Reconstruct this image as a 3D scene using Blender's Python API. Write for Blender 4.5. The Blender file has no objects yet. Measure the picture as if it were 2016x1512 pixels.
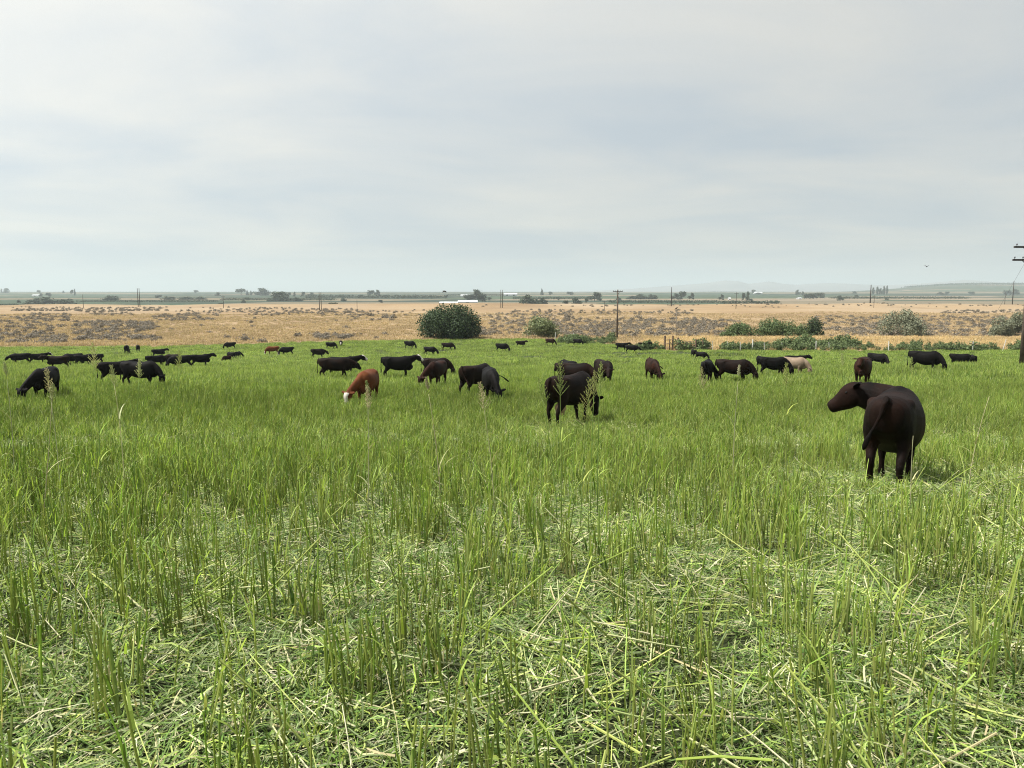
import bpy, bmesh, math, random
import numpy as np
from mathutils import Vector, Matrix, Euler

R = math.radians
random.seed(7)
RNG = np.random.default_rng(11)
S = bpy.context.scene

# ------------------------------------------------------------------ camera
F_PX, CX, CY, V_HOR = 1514.0, 1008.0, 756.0, 575.0       # focal length and eye level for a 2016 px wide frame
EYE = 1.6
PITCH = math.atan((CY - V_HOR) / F_PX)
cam_d = bpy.data.cameras.new('camera')
cam_d.sensor_width = 36.0
cam_d.lens = F_PX / 2016.0 * 36.0
cam_d.clip_start = 0.05
cam_d.clip_end = 60000.0
cam = bpy.data.objects.new('camera', cam_d)
cam.location = (0, 0, EYE)
cam.rotation_euler = (R(90) - PITCH, 0, 0)
S.collection.objects.link(cam)
S.camera = cam

# ------------------------------------------------------------------ sky and sun
SUN_EL, SUN_AZ = R(56), R(-96)            # azimuth from the view direction (+Y), negative = left
sun_dir = Vector((math.sin(SUN_AZ) * math.cos(SUN_EL), math.cos(SUN_AZ) * math.cos(SUN_EL), math.sin(SUN_EL)))
W = bpy.data.worlds.new('World')
S.world = W
W.use_nodes = True
nt = W.node_tree
nt.nodes.clear()
def wn(t, **kw):
    n = nt.nodes.new(t)
    for k, v in kw.items():
        setattr(n, k, v)
    return n
out = wn('ShaderNodeOutputWorld')
bg = wn('ShaderNodeBackground')
bg.inputs['Strength'].default_value = 0.069
nt.links.new(bg.outputs[0], out.inputs[0])
sky = wn('ShaderNodeTexSky', sky_type='NISHITA', sun_disc=False, sun_elevation=SUN_EL, sun_rotation=SUN_AZ % (2 * math.pi),
         altitude=300.0, air_density=1.0, dust_density=3.0, ozone_density=1.0)
tc = wn('ShaderNodeTexCoord')
sep = wn('ShaderNodeSeparateXYZ')
nt.links.new(tc.outputs['Generated'], sep.inputs[0])
# thin high cloud: project the view direction on a flat layer so streaks lie along the horizon
zc = wn('ShaderNodeMath', operation='MAXIMUM'); zc.inputs[1].default_value = 0.0
nt.links.new(sep.outputs['Z'], zc.inputs[0])
za = wn('ShaderNodeMath', operation='ADD'); za.inputs[1].default_value = 0.12
nt.links.new(zc.outputs[0], za.inputs[0])
dv = wn('ShaderNodeVectorMath', operation='DIVIDE')
cmb = wn('ShaderNodeCombineXYZ')
for i in range(3):
    nt.links.new(za.outputs[0], cmb.inputs[i])
nt.links.new(tc.outputs['Generated'], dv.inputs[0])
nt.links.new(cmb.outputs[0], dv.inputs[1])
mp = wn('ShaderNodeMapping')
mp.inputs['Scale'].default_value = (0.75, 0.95, 0.7)
mp.inputs['Rotation'].default_value = (0, 0, R(14))
mp.inputs['Location'].default_value = (3.1, 1.7, 0.0)
nt.links.new(dv.outputs[0], mp.inputs[0])
n1 = wn('ShaderNodeTexNoise'); n1.inputs['Scale'].default_value = 0.9; n1.inputs['Detail'].default_value = 7; n1.inputs['Roughness'].default_value = 0.52
n1.inputs['Distortion'].default_value = 0.45
nt.links.new(mp.outputs[0], n1.inputs['Vector'])
cr = wn('ShaderNodeValToRGB')
cr.color_ramp.elements[0].position = 0.38; cr.color_ramp.elements[0].color = (0, 0, 0, 1)
cr.color_ramp.elements[1].position = 0.64; cr.color_ramp.elements[1].color = (1, 1, 1, 1)
nt.links.new(n1.outputs['Fac'], cr.inputs[0])
# veil colour: greyish blue between streaks, warm white in them; brighter round the veiled sun
veil = wn('ShaderNodeMix', data_type='RGBA')
veil.inputs['A'].default_value = (5.35, 5.95, 6.45, 1)
veil.inputs['B'].default_value = (7.45, 7.4, 6.95, 1)
nt.links.new(cr.outputs[0], veil.inputs['Factor'])
dt = wn('ShaderNodeVectorMath', operation='DOT_PRODUCT')
dt.inputs[1].default_value = sun_dir
nt.links.new(tc.outputs['Generated'], dt.inputs[0])
gl = wn('ShaderNodeMapRange'); gl.interpolation_type = 'SMOOTHSTEP'
gl.inputs['From Min'].default_value = -0.2; gl.inputs['From Max'].default_value = 1.0
gl.inputs['To Min'].default_value = 0.80; gl.inputs['To Max'].default_value = 1.36
nt.links.new(dt.outputs['Value'], gl.inputs['Value'])
vs = wn('ShaderNodeVectorMath', operation='SCALE')
nt.links.new(veil.outputs['Result'], vs.inputs[0])
nt.links.new(gl.outputs[0], vs.inputs['Scale'])
mixs = wn('ShaderNodeMix', data_type='RGBA')
mixs.inputs['Factor'].default_value = 0.86
nt.links.new(sky.outputs[0], mixs.inputs['A'])
nt.links.new(vs.outputs[0], mixs.inputs['B'])
nt.links.new(mixs.outputs['Result'], bg.inputs['Color'])

sd = bpy.data.lights.new('sun', 'SUN')
sd.energy = 5.0
sd.angle = R(6)
sd.color = (1.0, 0.96, 0.90)
sun = bpy.data.objects.new('sun', sd)
sun.rotation_euler = (-sun_dir).to_track_quat('-Z', 'Y').to_euler()
sun.location = (0, 0, 60)
S.collection.objects.link(sun)

S.view_settings.view_transform = 'Standard'
S.view_settings.look = 'None'
S.view_settings.exposure = 0.80
S.view_settings.gamma = 1.0
S.view_settings.use_curve_mapping = False
S.render.engine = 'CYCLES'
C = S.cycles
C.max_bounces = 8; C.diffuse_bounces = 3; C.glossy_bounces = 2; C.transmission_bounces = 4; C.transparent_max_bounces = 8
C.volume_bounces = 2
C.use_denoising = True
C.denoiser = 'OPENIMAGEDENOISE'
C.denoising_input_passes = 'RGB_ALBEDO_NORMAL'
C.denoising_prefilter = 'NONE'
C.filter_width = 1.1
C.sample_clamp_indirect = 6.0

# ------------------------------------------------------------------ helpers
def link(o, parent=None):
    S.collection.objects.link(o)
    if parent is not None:
        o.parent = parent
    return o
def tag(o, label=None, cat=None, group=None, kind=None):
    if label: o['label'] = label
    if cat: o['category'] = cat
    if group: o['group'] = group
    if kind: o['kind'] = kind
    return o
def mesh_from(name, verts, faces, mats=(), fmat=None, cols=None, smooth=False):
    me = bpy.data.meshes.new(name)
    me.from_pydata([tuple(v) for v in verts], [], [tuple(f) for f in faces])
    for m in mats: me.materials.append(m)
    if fmat is not None: me.polygons.foreach_set('material_index', np.asarray(fmat, dtype=np.int32))
    if cols is not None:
        a = me.color_attributes.new('col', 'FLOAT_COLOR', 'POINT')
        c = np.ones((len(verts), 4), dtype=np.float32); c[:, :3] = np.asarray(cols, dtype=np.float32)
        a.data.foreach_set('color', c.ravel())
    if smooth: me.polygons.foreach_set('use_smooth', np.ones(len(me.polygons), dtype=bool))
    me.update()
    return me
def obj(name, me, parent=None, loc=None, rz=0.0):
    o = bpy.data.objects.new(name, me)
    link(o, parent)
    if loc is not None: o.location = loc
    if rz: o.rotation_euler = (0, 0, rz)
    return o
def empty(name, loc, rz=0.0):
    o = bpy.data.objects.new(name, None)
    o.empty_display_size = 0.3
    link(o); o.location = loc; o.rotation_euler = (0, 0, rz)
    return o

class MB:
    """collects verts/faces/colours of one mesh"""
    def __init__(s): s.v = []; s.f = []; s.c = []; s.m = []
    def add(s, vs, fs, col=(1, 1, 1), mi=0):
        b = len(s.v)
        s.v += [tuple(p) for p in vs]
        s.f += [tuple(i + b for i in f) for f in fs]
        if callable(col): s.c += [col(p) for p in vs]
        else: s.c += [col] * len(vs)
        s.m += [mi] * len(fs)
    def box(s, c, h, rot=None, **k):
        c = Vector(c); vs = []
        for x in (-1, 1):
            for y in (-1, 1):
                for z in (-1, 1):
                    p = Vector((x * h[0], y * h[1], z * h[2]))
                    if rot is not None: p = rot @ p
                    vs.append(c + p)
        s.add(vs, [(0, 1, 3, 2), (4, 6, 7, 5), (0, 4, 5, 1), (2, 3, 7, 6), (0, 2, 6, 4), (1, 5, 7, 3)], **k)
    def tube(s, path, rad, n=6, cap=True, **k):
        path = [Vector(p) for p in path]
        if not hasattr(rad, '__len__'): rad = [rad] * len(path)
        vs, fs = [], []
        for i, p in enumerate(path):
            t = (path[min(i + 1, len(path) - 1)] - path[max(i - 1, 0)]).normalized()
            a = t.orthogonal().normalized() if abs(t.z) > 0.9 else t.cross(Vector((0, 0, 1))).normalized()
            b = t.cross(a).normalized()
            r = rad[i]
            rx, ry = r if hasattr(r, '__len__') else (r, r)
            for j in range(n):
                an = 2 * math.pi * j / n
                vs.append(p + a * (math.cos(an) * rx) + b * (math.sin(an) * ry))
        for i in range(len(path) - 1):
            for j in range(n):
                q = (j + 1) % n
                fs.append((i * n + j, i * n + q, (i + 1) * n + q, (i + 1) * n + j))
        if cap:
            fs.append(tuple(reversed(range(n))))
            fs.append(tuple(range((len(path) - 1) * n, len(path) * n)))
        s.add(vs, fs, **k)
    def mesh(s, name, mats=(), smooth=False):
        return mesh_from(name, s.v, s.f, mats, s.m, s.c, smooth)

def vnoise(x, y, seed=0):
    x = np.asarray(x, dtype=np.float64); y = np.asarray(y, dtype=np.float64)
    xi = np.floor(x).astype(np.int64); yi = np.floor(y).astype(np.int64)
    fx = x - xi; fy = y - yi
    fx = fx * fx * (3 - 2 * fx); fy = fy * fy * (3 - 2 * fy)
    def h(a, b):
        n = (a * 374761393 + b * 668265263 + seed * 974634777) & 0x7fffffff
        n = ((n ^ (n >> 13)) * 1274126177) & 0x7fffffff
        n = n ^ (n >> 16)
        return (n & 0xffff) / 65535.0
    return (h(xi, yi) * (1 - fx) + h(xi + 1, yi) * fx) * (1 - fy) + (h(xi, yi + 1) * (1 - fx) + h(xi + 1, yi + 1) * fx) * fy
def fbm(x, y, seed=0, o=3):
    t = 0; a = 0.5; s = 0
    for k in range(o):
        t = t + a * vnoise(np.asarray(x) * 2 ** k, np.asarray(y) * 2 ** k, seed + k); s += a; a *= 0.5
    return t / s
def sstep(a, b, x):
    t = np.clip((np.asarray(x, dtype=float) - a) / (b - a), 0, 1)
    return t * t * (3 - 2 * t)

# ------------------------------------------------------------------ terrain height
PROF = [(-400, 12), (-60, 2.4), (-15, .5), (0, 0), (2.6, -.05), (5, -.22), (7.5, -.52), (10, -.87), (14, -1.27), (20, -1.86), (27, -2.3), (36, -2.85), (46, -3.47),
        (65, -4.93), (77, -5.7), (90, -6.48), (108, -7.1), (115, -7.29), (127, -7.54), (150, -7.5), (175, -7.7), (230, -7.6), (330, -7.4), (430, -7.4), (540, -7.5), (575, -9.0),
        (650, -12), (800, -14), (950, -14.6), (1200, -14.2), (1600, -13), (2200, -10), (3000, -5.6), (4500, -.6), (6000, 2.0), (9000, 4), (14000, 5), (40000, 5)]
_py = np.array([p[0] for p in PROF], float); _pz = np.array([p[1] for p in PROF], float)
_w = lambda y: np.arcsinh(np.asarray(y, float) / 6.0)
_g = np.linspace(_w(-400), _w(40000), 6000)
_gz = np.interp(_g, _w(_py), _pz)
_k = np.exp(-0.5 * (np.arange(-90, 91) / 32.0) ** 2); _k /= _k.sum()
_gz = np.convolve(np.pad(_gz, 90, mode='edge'), _k, mode='valid')
def zt(x, y):
    x = np.asarray(x, float); y = np.asarray(y, float)
    z = np.interp(_w(y), _g, _gz)
    yy = np.maximum(y, 1.0)
    a = x / yy
    fwd = sstep(0, 6, y)
    z = z + 0.10 * (fbm(x / 5.0, y / 5.0, 3, 2) - .5) * sstep(3, 12, y) * (1 - sstep(100, 140, y))
    z = z + fwd * 0.45 * np.exp(-((y - 50) / 13.0) ** 2) * sstep(.40, .56, a)
    rng = sstep(150, 200, y) * (1 - sstep(540, 600, y))
    z = z + rng * (1.9 * (fbm(x / 75.0, y / 60.0, 21, 3) - .5) + 0.9 * (fbm(x / 22.0, y / 22.0, 5, 2) - .5))
    # crest of the rangeland: the rise that hides the valley behind it
    z = z + 1.3 * np.exp(-((y - 505) / 45.0) ** 2) * (0.3 + fbm(x / 160.0, y * 0, 9, 2)) * fwd
    far = sstep(800, 1600, y)
    z = z + far * 5.0 * (fbm(x / 700.0, y / 500.0, 31, 2) - .5)
    z = z + fwd * 50 * sstep(.40, .60, a) * sstep(3000, 5200, y) * (1 - 0.5 * sstep(9000, 16000, y))
    return z
def ztp(x, y): return float(zt(np.array([x]), np.array([y]))[0])
CT, ST = math.cos(PITCH), math.sin(PITCH)
def proj(x, y, z):
    dz = z - EYE
    d = y * CT - dz * ST
    return CX + F_PX * x / d, CY - F_PX * (y * ST + dz * CT) / d
def xat(u, D):
    """world x for a thing seen in picture column u at distance D along the ground"""
    z = -6.0 if D > 60 else ztp(0, D)
    return (u - CX) / F_PX * (D * CT - (z - EYE) * ST)
def at(u, D):
    x = xat(u, D)
    return Vector((x, D, ztp(x, D)))
def dist_of(u, v, lo, hi):
    """distance at which the ground in column u shows at row v"""
    d = np.exp(np.linspace(math.log(lo), math.log(hi), 900))
    x = (u - CX) / F_PX * (d * CT + 8 * ST)
    vv = proj(x, d, zt(x, d))[1]
    return float(d[np.argmin(np.abs(vv - v))])
_ea = [-3, -.666, -.45, -.30, -.07, .06, .13, .19, .25, .6, 3]
_ed = [124, 127, 128, 138, 149, 150, 135, 118, 117, 118, 118]
def edge(x, y):
    a = np.asarray(x, float) / np.maximum(np.asarray(y, float), 1)
    return np.interp(a, _ea, _ed) + 3.0 * (fbm(np.asarray(x) / 6.0, np.asarray(x) * 0, 4, 2) - .5)

# ------------------------------------------------------------------ materials
def new_mat(name):
    m = bpy.data.materials.new(name); m.use_nodes = True
    t = m.node_tree; t.nodes.clear()
    o = t.nodes.new('ShaderNodeOutputMaterial')
    return m, t, o
def N(t, ty, ins=None, **kw):
    n = t.nodes.new(ty)
    for k, v in kw.items(): setattr(n, k, v)
    for k, v in (ins or {}).items():
        if hasattr(v, 'is_output'): t.links.new(v, n.inputs[k])
        else: n.inputs[k].default_value = v
    return n
def c4(c): return (c[0], c[1], c[2], 1.0)
def ramp(t, fac, stops, interp='LINEAR'):
    n = t.nodes.new('ShaderNodeValToRGB'); n.color_ramp.interpolation = interp
    el = n.color_ramp.elements
    while len(el) < len(stops): el.new(0.5)
    for e, (p, c) in zip(el, stops):
        e.position = p; e.color = c4(c)
    t.links.new(fac, n.inputs[0])
    return n.outputs[0]
def mix(t, fac, a, b, blend='MIX'):
    n = t.nodes.new('ShaderNodeMix'); n.data_type = 'RGBA'; n.blend_type = blend
    for k, v in (('Factor', fac), ('A', a), ('B', b)):
        if hasattr(v, 'is_output'): t.links.new(v, n.inputs[k])
        else: n.inputs[k].default_value = v if k == 'Factor' else c4(v)
    return n.outputs['Result']
def noise(t, vec, scale, detail=4, rough=.55, dist=0.0):
    n = N(t, 'ShaderNodeTexNoise', {'Scale': scale, 'Detail': detail, 'Roughness': rough, 'Distortion': dist})
    if vec is not None: t.links.new(vec, n.inputs['Vector'])
    return n.outputs['Fac']
def bsdf(t, o, color, rough=.8, spec=.25, bump=None, bs=.3, bd=.02, **kw):
    p = N(t, 'ShaderNodeBsdfPrincipled', {'Roughness': rough, 'Specular IOR Level': spec})
    if hasattr(color, 'is_output'): t.links.new(color, p.inputs['Base Color'])
    else: p.inputs['Base Color'].default_value = c4(color)
    for k, v in kw.items(): p.inputs[k].default_value = v
    if bump is not None:
        b = N(t, 'ShaderNodeBump', {'Strength': bs, 'Distance': bd, 'Height': bump})
        t.links.new(b.outputs[0], p.inputs['Normal'])
    if o is not None: t.links.new(p.outputs[0], o.inputs[0])
    return p
def simple_mat(name, c1, c2, scale, rough=.85, spec=.2, bs=.4):
    m, t, o = new_mat(name)
    co = N(t, 'ShaderNodeTexCoord').outputs['Object']
    f = noise(t, co, scale, 5)
    bsdf(t, o, ramp(t, f, [(.3, c1), (.7, c2)]), rough, spec, bump=f, bs=bs)
    return m
def leaf_mat(name, tint=(1, 1, 1), trans=.35, var=.25, rough=.55, spec=.25, wscale=0.35, patch=None):
    """vertex colour of each blade x a random value for each tuft x slow drift over the field"""
    m, t, o = new_mat(name)
    a = N(t, 'ShaderNodeVertexColor', layer_name='col').outputs[0]
    oi = N(t, 'ShaderNodeObjectInfo').outputs['Random']
    geo = N(t, 'ShaderNodeNewGeometry').outputs['Position']
    v1 = N(t, 'ShaderNodeMapRange', {'Value': oi, 'To Min': 1 - var, 'To Max': 1 + var}).outputs[0]
    v2 = N(t, 'ShaderNodeMapRange', {'Value': noise(t, geo, wscale, 3), 'From Min': .3, 'From Max': .7, 'To Min': .82, 'To Max': 1.18}).outputs[0]
    vm = N(t, 'ShaderNodeMath', {0: v1, 1: v2}, operation='MULTIPLY').outputs[0]
    col = N(t, 'ShaderNodeVectorMath', {0: a, 'Scale': vm}, operation='SCALE').outputs[0]
    col = N(t, 'ShaderNodeVectorMath', {0: col, 1: tint}, operation='MULTIPLY').outputs[0]
    p = bsdf(t, None, col, rough, spec)
    tr = N(t, 'ShaderNodeBsdfTranslucent')
    tcol = N(t, 'ShaderNodeVectorMath', {0: col, 1: (1.05, 1.1, .65)}, operation='MULTIPLY').outputs[0]
    t.links.new(tcol, tr.inputs[0])
    mx = N(t, 'ShaderNodeMixShader', {0: trans})
    t.links.new(p.outputs[0], mx.inputs[1]); t.links.new(tr.outputs[0], mx.inputs[2])
    t.links.new(mx.outputs[0], o.inputs[0])
    return m

# pasture soil under the crop
m_soil, t, o = new_mat('pasture_soil')
co = N(t, 'ShaderNodeTexCoord').outputs['Object']
f1 = noise(t, co, 14, 8, .7); f2 = noise(t, co, .35, 3)
cs = ramp(t, f1, [(.30, (.018, .021, .010)), (.55, (.045, .055, .022)), (.78, (.11, .115, .055))])
cs = mix(t, N(t, 'ShaderNodeMapRange', {'Value': f2, 'From Min': .45, 'From Max': .65}).outputs[0], cs, (.05, .07, .022))
bsdf(t, o, cs, .95, .1, bump=f1, bs=.9, bd=.05)
# dry rangeland grass
m_range, t, o = new_mat('dry_range_grass')
co = N(t, 'ShaderNodeTexCoord').outputs['Object']
mpn = N(t, 'ShaderNodeMapping', {'Vector': co, 'Scale': (1, .6, 1)}).outputs[0]
f1 = noise(t, mpn, .02, 6, .62, .6); f2 = noise(t, mpn, .9, 6, .7); f3 = noise(t, co, .006, 3)
ca = ramp(t, f1, [(.32, (.18, .122, .070)), (.5, (.245, .172, .097)), (.66, (.30, .217, .128))])
ca = mix(t, N(t, 'ShaderNodeMapRange', {'Value': f2, 'From Min': .25, 'From Max': .75, 'To Max': .55}).outputs[0], ca, (.25, .18, .105))
ca = mix(t, N(t, 'ShaderNodeMapRange', {'Value': f3, 'From Min': .45, 'From Max': .62, 'To Max': .5}).outputs[0], ca, (.33, .265, .185))
bsdf(t, o, ca, .95, .05, bump=f2, bs=.8, bd=.35)
# far irrigated fields and fallow strips
m_farm, t, o = new_mat('far_fields')
co = N(t, 'ShaderNodeTexCoord').outputs['Object']
mpn = N(t, 'ShaderNodeMapping', {'Vector': co, 'Scale': (.0016, .0036, 0), 'Rotation': (0, 0, R(8))}).outputs[0]
vo = N(t, 'ShaderNodeTexVoronoi', {'Scale': 1.0, 'Vector': mpn}, feature='F1', distance='CHEBYCHEV')
rnd = N(t, 'ShaderNodeSeparateColor', {0: vo.outputs['Color']}).outputs[0]
cf = ramp(t, rnd, [(0, (.042, .066, .038)), (.22, (.026, .044, .030)), (.40, (.17, .138, .09)), (.52, (.055, .08, .045)), (.66, (.22, .175, .12)), (.80, (.07, .075, .05)), (.90, (.045, .065, .04))], 'CONSTANT')
f2 = noise(t, co, .01, 4)
cf = mix(t, N(t, 'ShaderNodeMapRange', {'Value': f2, 'From Min': .35, 'From Max': .7, 'To Max': .45}).outputs[0], cf, (.06, .058, .042))
bsdf(t, o, cf, .95, .05)
m_hill = simple_mat('far_hill_ground', (.16, .17, .17), (.20, .205, .195), .0015)

# ------------------------------------------------------------------ ground: one polar sheet, split where the land use changes
az = np.concatenate([np.linspace(-180, -46, 60)[:-1], np.linspace(-46, 46, 420), np.linspace(46, 180, 60)[1:-1]]) * math.pi / 180
rad = np.concatenate([np.array([0.4, .8, 1.2, 1.6]), np.exp(np.linspace(math.log(2.0), math.log(30000), 620))])
AA, RR = np.meshgrid(az, rad)
GX = RR * np.sin(AA); GY = RR * np.cos(AA)
GZ = zt(GX, GY)
nA, nR = len(az), len(rad)
gv = np.stack([GX.ravel(), GY.ravel(), GZ.ravel()], 1)
ii = np.arange(nR - 1)[:, None] * nA + np.arange(nA)[None, :]
jj = np.arange(nR - 1)[:, None] * nA + ((np.arange(nA) + 1) % nA)[None, :]
quads = np.stack([ii, jj, jj + nA, ii + nA], -1).reshape(-1, 4)[:, ::-1]
qc = gv[quads].mean(1)
zone = np.where(qc[:, 1] < 0, np.where(np.hypot(qc[:, 0], qc[:, 1]) < 130, 0, 1), np.where(qc[:, 1] < edge(qc[:, 0], qc[:, 1]), 0, np.where(qc[:, 1] < 580, 1, 2)))
zone = np.where((zone == 1) & (np.hypot(qc[:, 0], qc[:, 1]) > 1200), 2, zone)
for zi, (nm, mt, lab, cat) in enumerate((('pasture_ground', m_soil, 'soil and litter under the green pasture', 'ground'),
                                         ('dry_rangeland', m_range, 'rolling tan rangeland behind the pasture', 'ground'),
                                         ('distant_farmland', m_farm, 'hazy far fields below the horizon', 'ground'))):
    q = quads[zone == zi]
    used, inv = np.unique(q, return_inverse=True)
    me = bpy.data.meshes.new(nm)
    me.vertices.add(len(used)); me.vertices.foreach_set('co', gv[used].ravel())
    me.loops.add(q.size); me.loops.foreach_set('vertex_index', inv.reshape(-1).astype(np.int32))
    me.polygons.add(len(q)); me.polygons.foreach_set('loop_start', np.arange(0, q.size, 4, dtype=np.int32))
    me.polygons.foreach_set('use_smooth', np.ones(len(q), dtype=bool))
    me.materials.append(mt); me.update(calc_edges=True); me.validate()
    tag(obj(nm, me), lab, cat, kind='structure')
me = mesh_from('centre', [(0.4 * math.sin(a), .4 * math.cos(a), ztp(.4 * math.sin(a), .4 * math.cos(a))) for a in az[::8]], [list(range(len(az[::8])))[::-1]], [m_soil])
tag(obj('pasture_ground_underfoot', me), 'soil underfoot at the photographer', 'ground', kind='structure')

# far hills on the right, built as a long ridge with depth
hu = [1100, 1230, 1320, 1380, 1425, 1450, 1470, 1510, 1535, 1560, 1620, 1660, 1690, 1740, 1800, 1850, 1890, 1915, 1940, 1980, 2016, 2100, 2300]
hv = [576, 569, 561, 556, 549, 551, 557, 551, 556, 559, 555, 556, 558, 560, 557, 552, 548, 549, 552, 555, 557, 556, 560]
aa = (np.linspace(1080, 2330, 240) - CX) / F_PX
yy = np.linspace(7000, 11500, 34)
HV, HF = [], []
for j, y in enumerate(yy):
    b = math.exp(-((y - 9000) / 1200.0) ** 2)
    h = .85 * (V_HOR - np.interp(aa * F_PX + CX, hu, hv)) / F_PX * 9000
    z = h * b * (1 + 0.5 * (fbm(aa * 60, aa * 0 + y / 900.0, 51, 3) - .5) * (1 - b)) + 4 - (1 - b) * 6
    HV += [(a * y, y, zz) for a, zz in zip(aa, z)]
na = len(aa)
for j in range(len(yy) - 1):
    for i in range(na - 1):
        HF.append((j * na + i, j * na + i + 1, (j + 1) * na + i + 1, (j + 1) * na + i))
tag(obj('far_hills', mesh_from('far_hills', HV, HF, [m_hill], smooth=True)), 'faint blue hills on the right horizon', 'hills', kind='structure')

# ------------------------------------------------------------------ scattering of uncountable stuff
def scatter(name, P, rot, scl, idx, sources, label, cat):
    """one 'stuff' object: points carrying rotation, scale and the number of the source mesh"""
    coll = bpy.data.collections.new(name + '_pieces')
    for k, m_ in enumerate(sources):
        so = bpy.data.objects.new('%s_piece_%02d' % (name, k), m_)
        so['kind'] = 'stuff'
        coll.objects.link(so)
    me = bpy.data.meshes.new(name)
    n = len(P)
    me.vertices.add(n); me.vertices.foreach_set('co', np.asarray(P, dtype=np.float32).ravel())
    for nm, ty, arr in (('rot', 'FLOAT_VECTOR', rot), ('scl', 'FLOAT_VECTOR', scl)):
        a = me.attributes.new(nm, ty, 'POINT'); a.data.foreach_set('vector', np.asarray(arr, dtype=np.float32).ravel())
    a = me.attributes.new('idx', 'INT', 'POINT'); a.data.foreach_set('value', np.asarray(idx, dtype=np.int32))
    me.update()
    o = obj(name, me)
    g = bpy.data.node_groups.new(name + '_scatter', 'GeometryNodeTree')
    g.interface.new_socket('Geometry', in_out='INPUT', socket_type='NodeSocketGeometry')
    g.interface.new_socket('Geometry', in_out='OUTPUT', socket_type='NodeSocketGeometry')
    gi = g.nodes.new('NodeGroupInput'); go = g.nodes.new('NodeGroupOutput')
    ci = g.nodes.new('GeometryNodeCollectionInfo')
    ci.inputs['Collection'].default_value = coll
    ci.inputs['Separate Children'].default_value = True
    ci.inputs['Reset Children'].default_value = True
    ip = g.nodes.new('GeometryNodeInstanceOnPoints')
    ip.inputs['Pick Instance'].default_value = True
    def na(nm, ty):
        q = g.nodes.new('GeometryNodeInputNamedAttribute'); q.data_type = ty; q.inputs['Name'].default_value = nm
        return q.outputs['Attribute']
    er = g.nodes.new('FunctionNodeEulerToRotation')
    g.links.new(na('rot', 'FLOAT_VECTOR'), er.inputs[0])
    g.links.new(gi.outputs[0], ip.inputs['Points'])
    g.links.new(ci.outputs[0], ip.inputs['Instance'])
    g.links.new(na('idx', 'INT'), ip.inputs['Instance Index'])
    g.links.new(er.outputs[0], ip.inputs['Rotation'])
    g.links.new(na('scl', 'FLOAT_VECTOR'), ip.inputs['Scale'])
    g.links.new(ip.outputs[0], go.inputs[0])
    md = o.modifiers.new('scatter', 'NODES'); md.node_group = g
    tag(o, label, cat, kind='stuff')
    return o
def wedge(n, y0, y1, half=.72, margin=2.5, power=1.0):
    """points spread over the ground in front of the camera, evenly (power 1) or thinning with distance"""
    out = []; got = 0
    while got < n:
        m = int((n - got) * 1.6) + 200
        if power == 1.0:
            y = np.sqrt(RNG.uniform(y0 * y0, y1 * y1, m))
        else:
            y = y0 * (y1 / y0) ** RNG.uniform(0, 1, m)
        w = half * y + margin
        x = RNG.uniform(-1, 1, m) * w
        out.append(np.stack([x, y], 1)); got += m
    return np.concatenate(out)[:n]

# ---- pieces of the crop
def lerp3(a, b, k): return tuple(a[i] + (b[i] - a[i]) * k for i in range(3))
def blade(mb, base, az_, length, width, lean, curve, c0, c1, seg=3, twist=0.0):
    """a flat tapering leaf: starts up and bends over"""
    d = Vector((math.cos(az_), math.sin(az_), 0)); side = Vector((-math.sin(az_ + twist), math.cos(az_ + twist), 0))
    p = Vector(base); an = lean
    vs, cs, fs = [], [], []
    for k in range(seg + 1):
        f = k / seg
        w = width * (1 - f ** 1.6) * .5
        if k < seg:
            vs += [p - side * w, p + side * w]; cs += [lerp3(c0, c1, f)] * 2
        else:
            vs.append(p); cs.append(c1)
        st = length / seg
        p = p + (d * math.sin(an) + Vector((0, 0, math.cos(an)))) * st
        an += curve / seg
    for k in range(seg - 1):
        fs.append((2 * k, 2 * k + 1, 2 * k + 3, 2 * k + 2))
    fs.append((2 * seg - 2, 2 * seg - 1, 2 * seg))
    b = len(mb.v)
    mb.v += [tuple(q) for q in vs]; mb.c += cs; mb.m += [0] * len(fs)
    mb.f += [tuple(i + b for i in f) for f in fs]
def stem(mb, base, tip, r0, r1, c0, c1, cut=None, n=4):
    base = Vector(base); tip = Vector(tip)
    mid = base.lerp(tip, .5) + Vector((random.uniform(-1, 1), random.uniform(-1, 1), 0)) * (tip - base).length * .025
    t = (tip - base).normalized(); a = t.orthogonal().normalized(); b_ = t.cross(a)
    vs, cs, fs = [], [], []
    for k, (p, r) in enumerate(((base, r0), (mid, (r0 + r1) / 2), (tip, r1))):
        for j in range(n):
            an = 2 * math.pi * j / n
            vs.append(p + a * math.cos(an) * r + b_ * math.sin(an) * r); cs.append(lerp3(c0, c1, k / 2))
    for k in range(2):
        for j in range(n):
            q = (j + 1) % n
            fs.append((k * n + j, k * n + q, (k + 1) * n + q, (k + 1) * n + j))
    b = len(mb.v)
    mb.v += [tuple(q) for q in vs]; mb.c += cs; mb.f += [tuple(i + b for i in f) for f in fs]; mb.m += [0] * len(fs)
    if cut is not None:                      # pale cut end
        b = len(mb.v)
        mb.v += [tuple(vs[2 * n + j]) for j in range(n)]; mb.c += [cut] * n
        mb.f.append(tuple(b + j for j in range(n))); mb.m.append(0)
U = random.uniform
GREENS = [(.272, .362, .062), (.310, .390, .080), (.224, .320, .054), (.352, .418, .102), (.272, .358, .082), (.376, .424, .122)]
DEEP = [(.105, .180, .028), (.135, .215, .036), (.075, .135, .026), (.115, .185, .042)]
PALE = [(.335, .38, .14), (.28, .34, .105), (.42, .43, .22), (.25, .315, .09), (.49, .47, .29)]
GREY = [(.21, .255, .11), (.26, .295, .14), (.17, .22, .09), (.13, .175, .065)]
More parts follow.
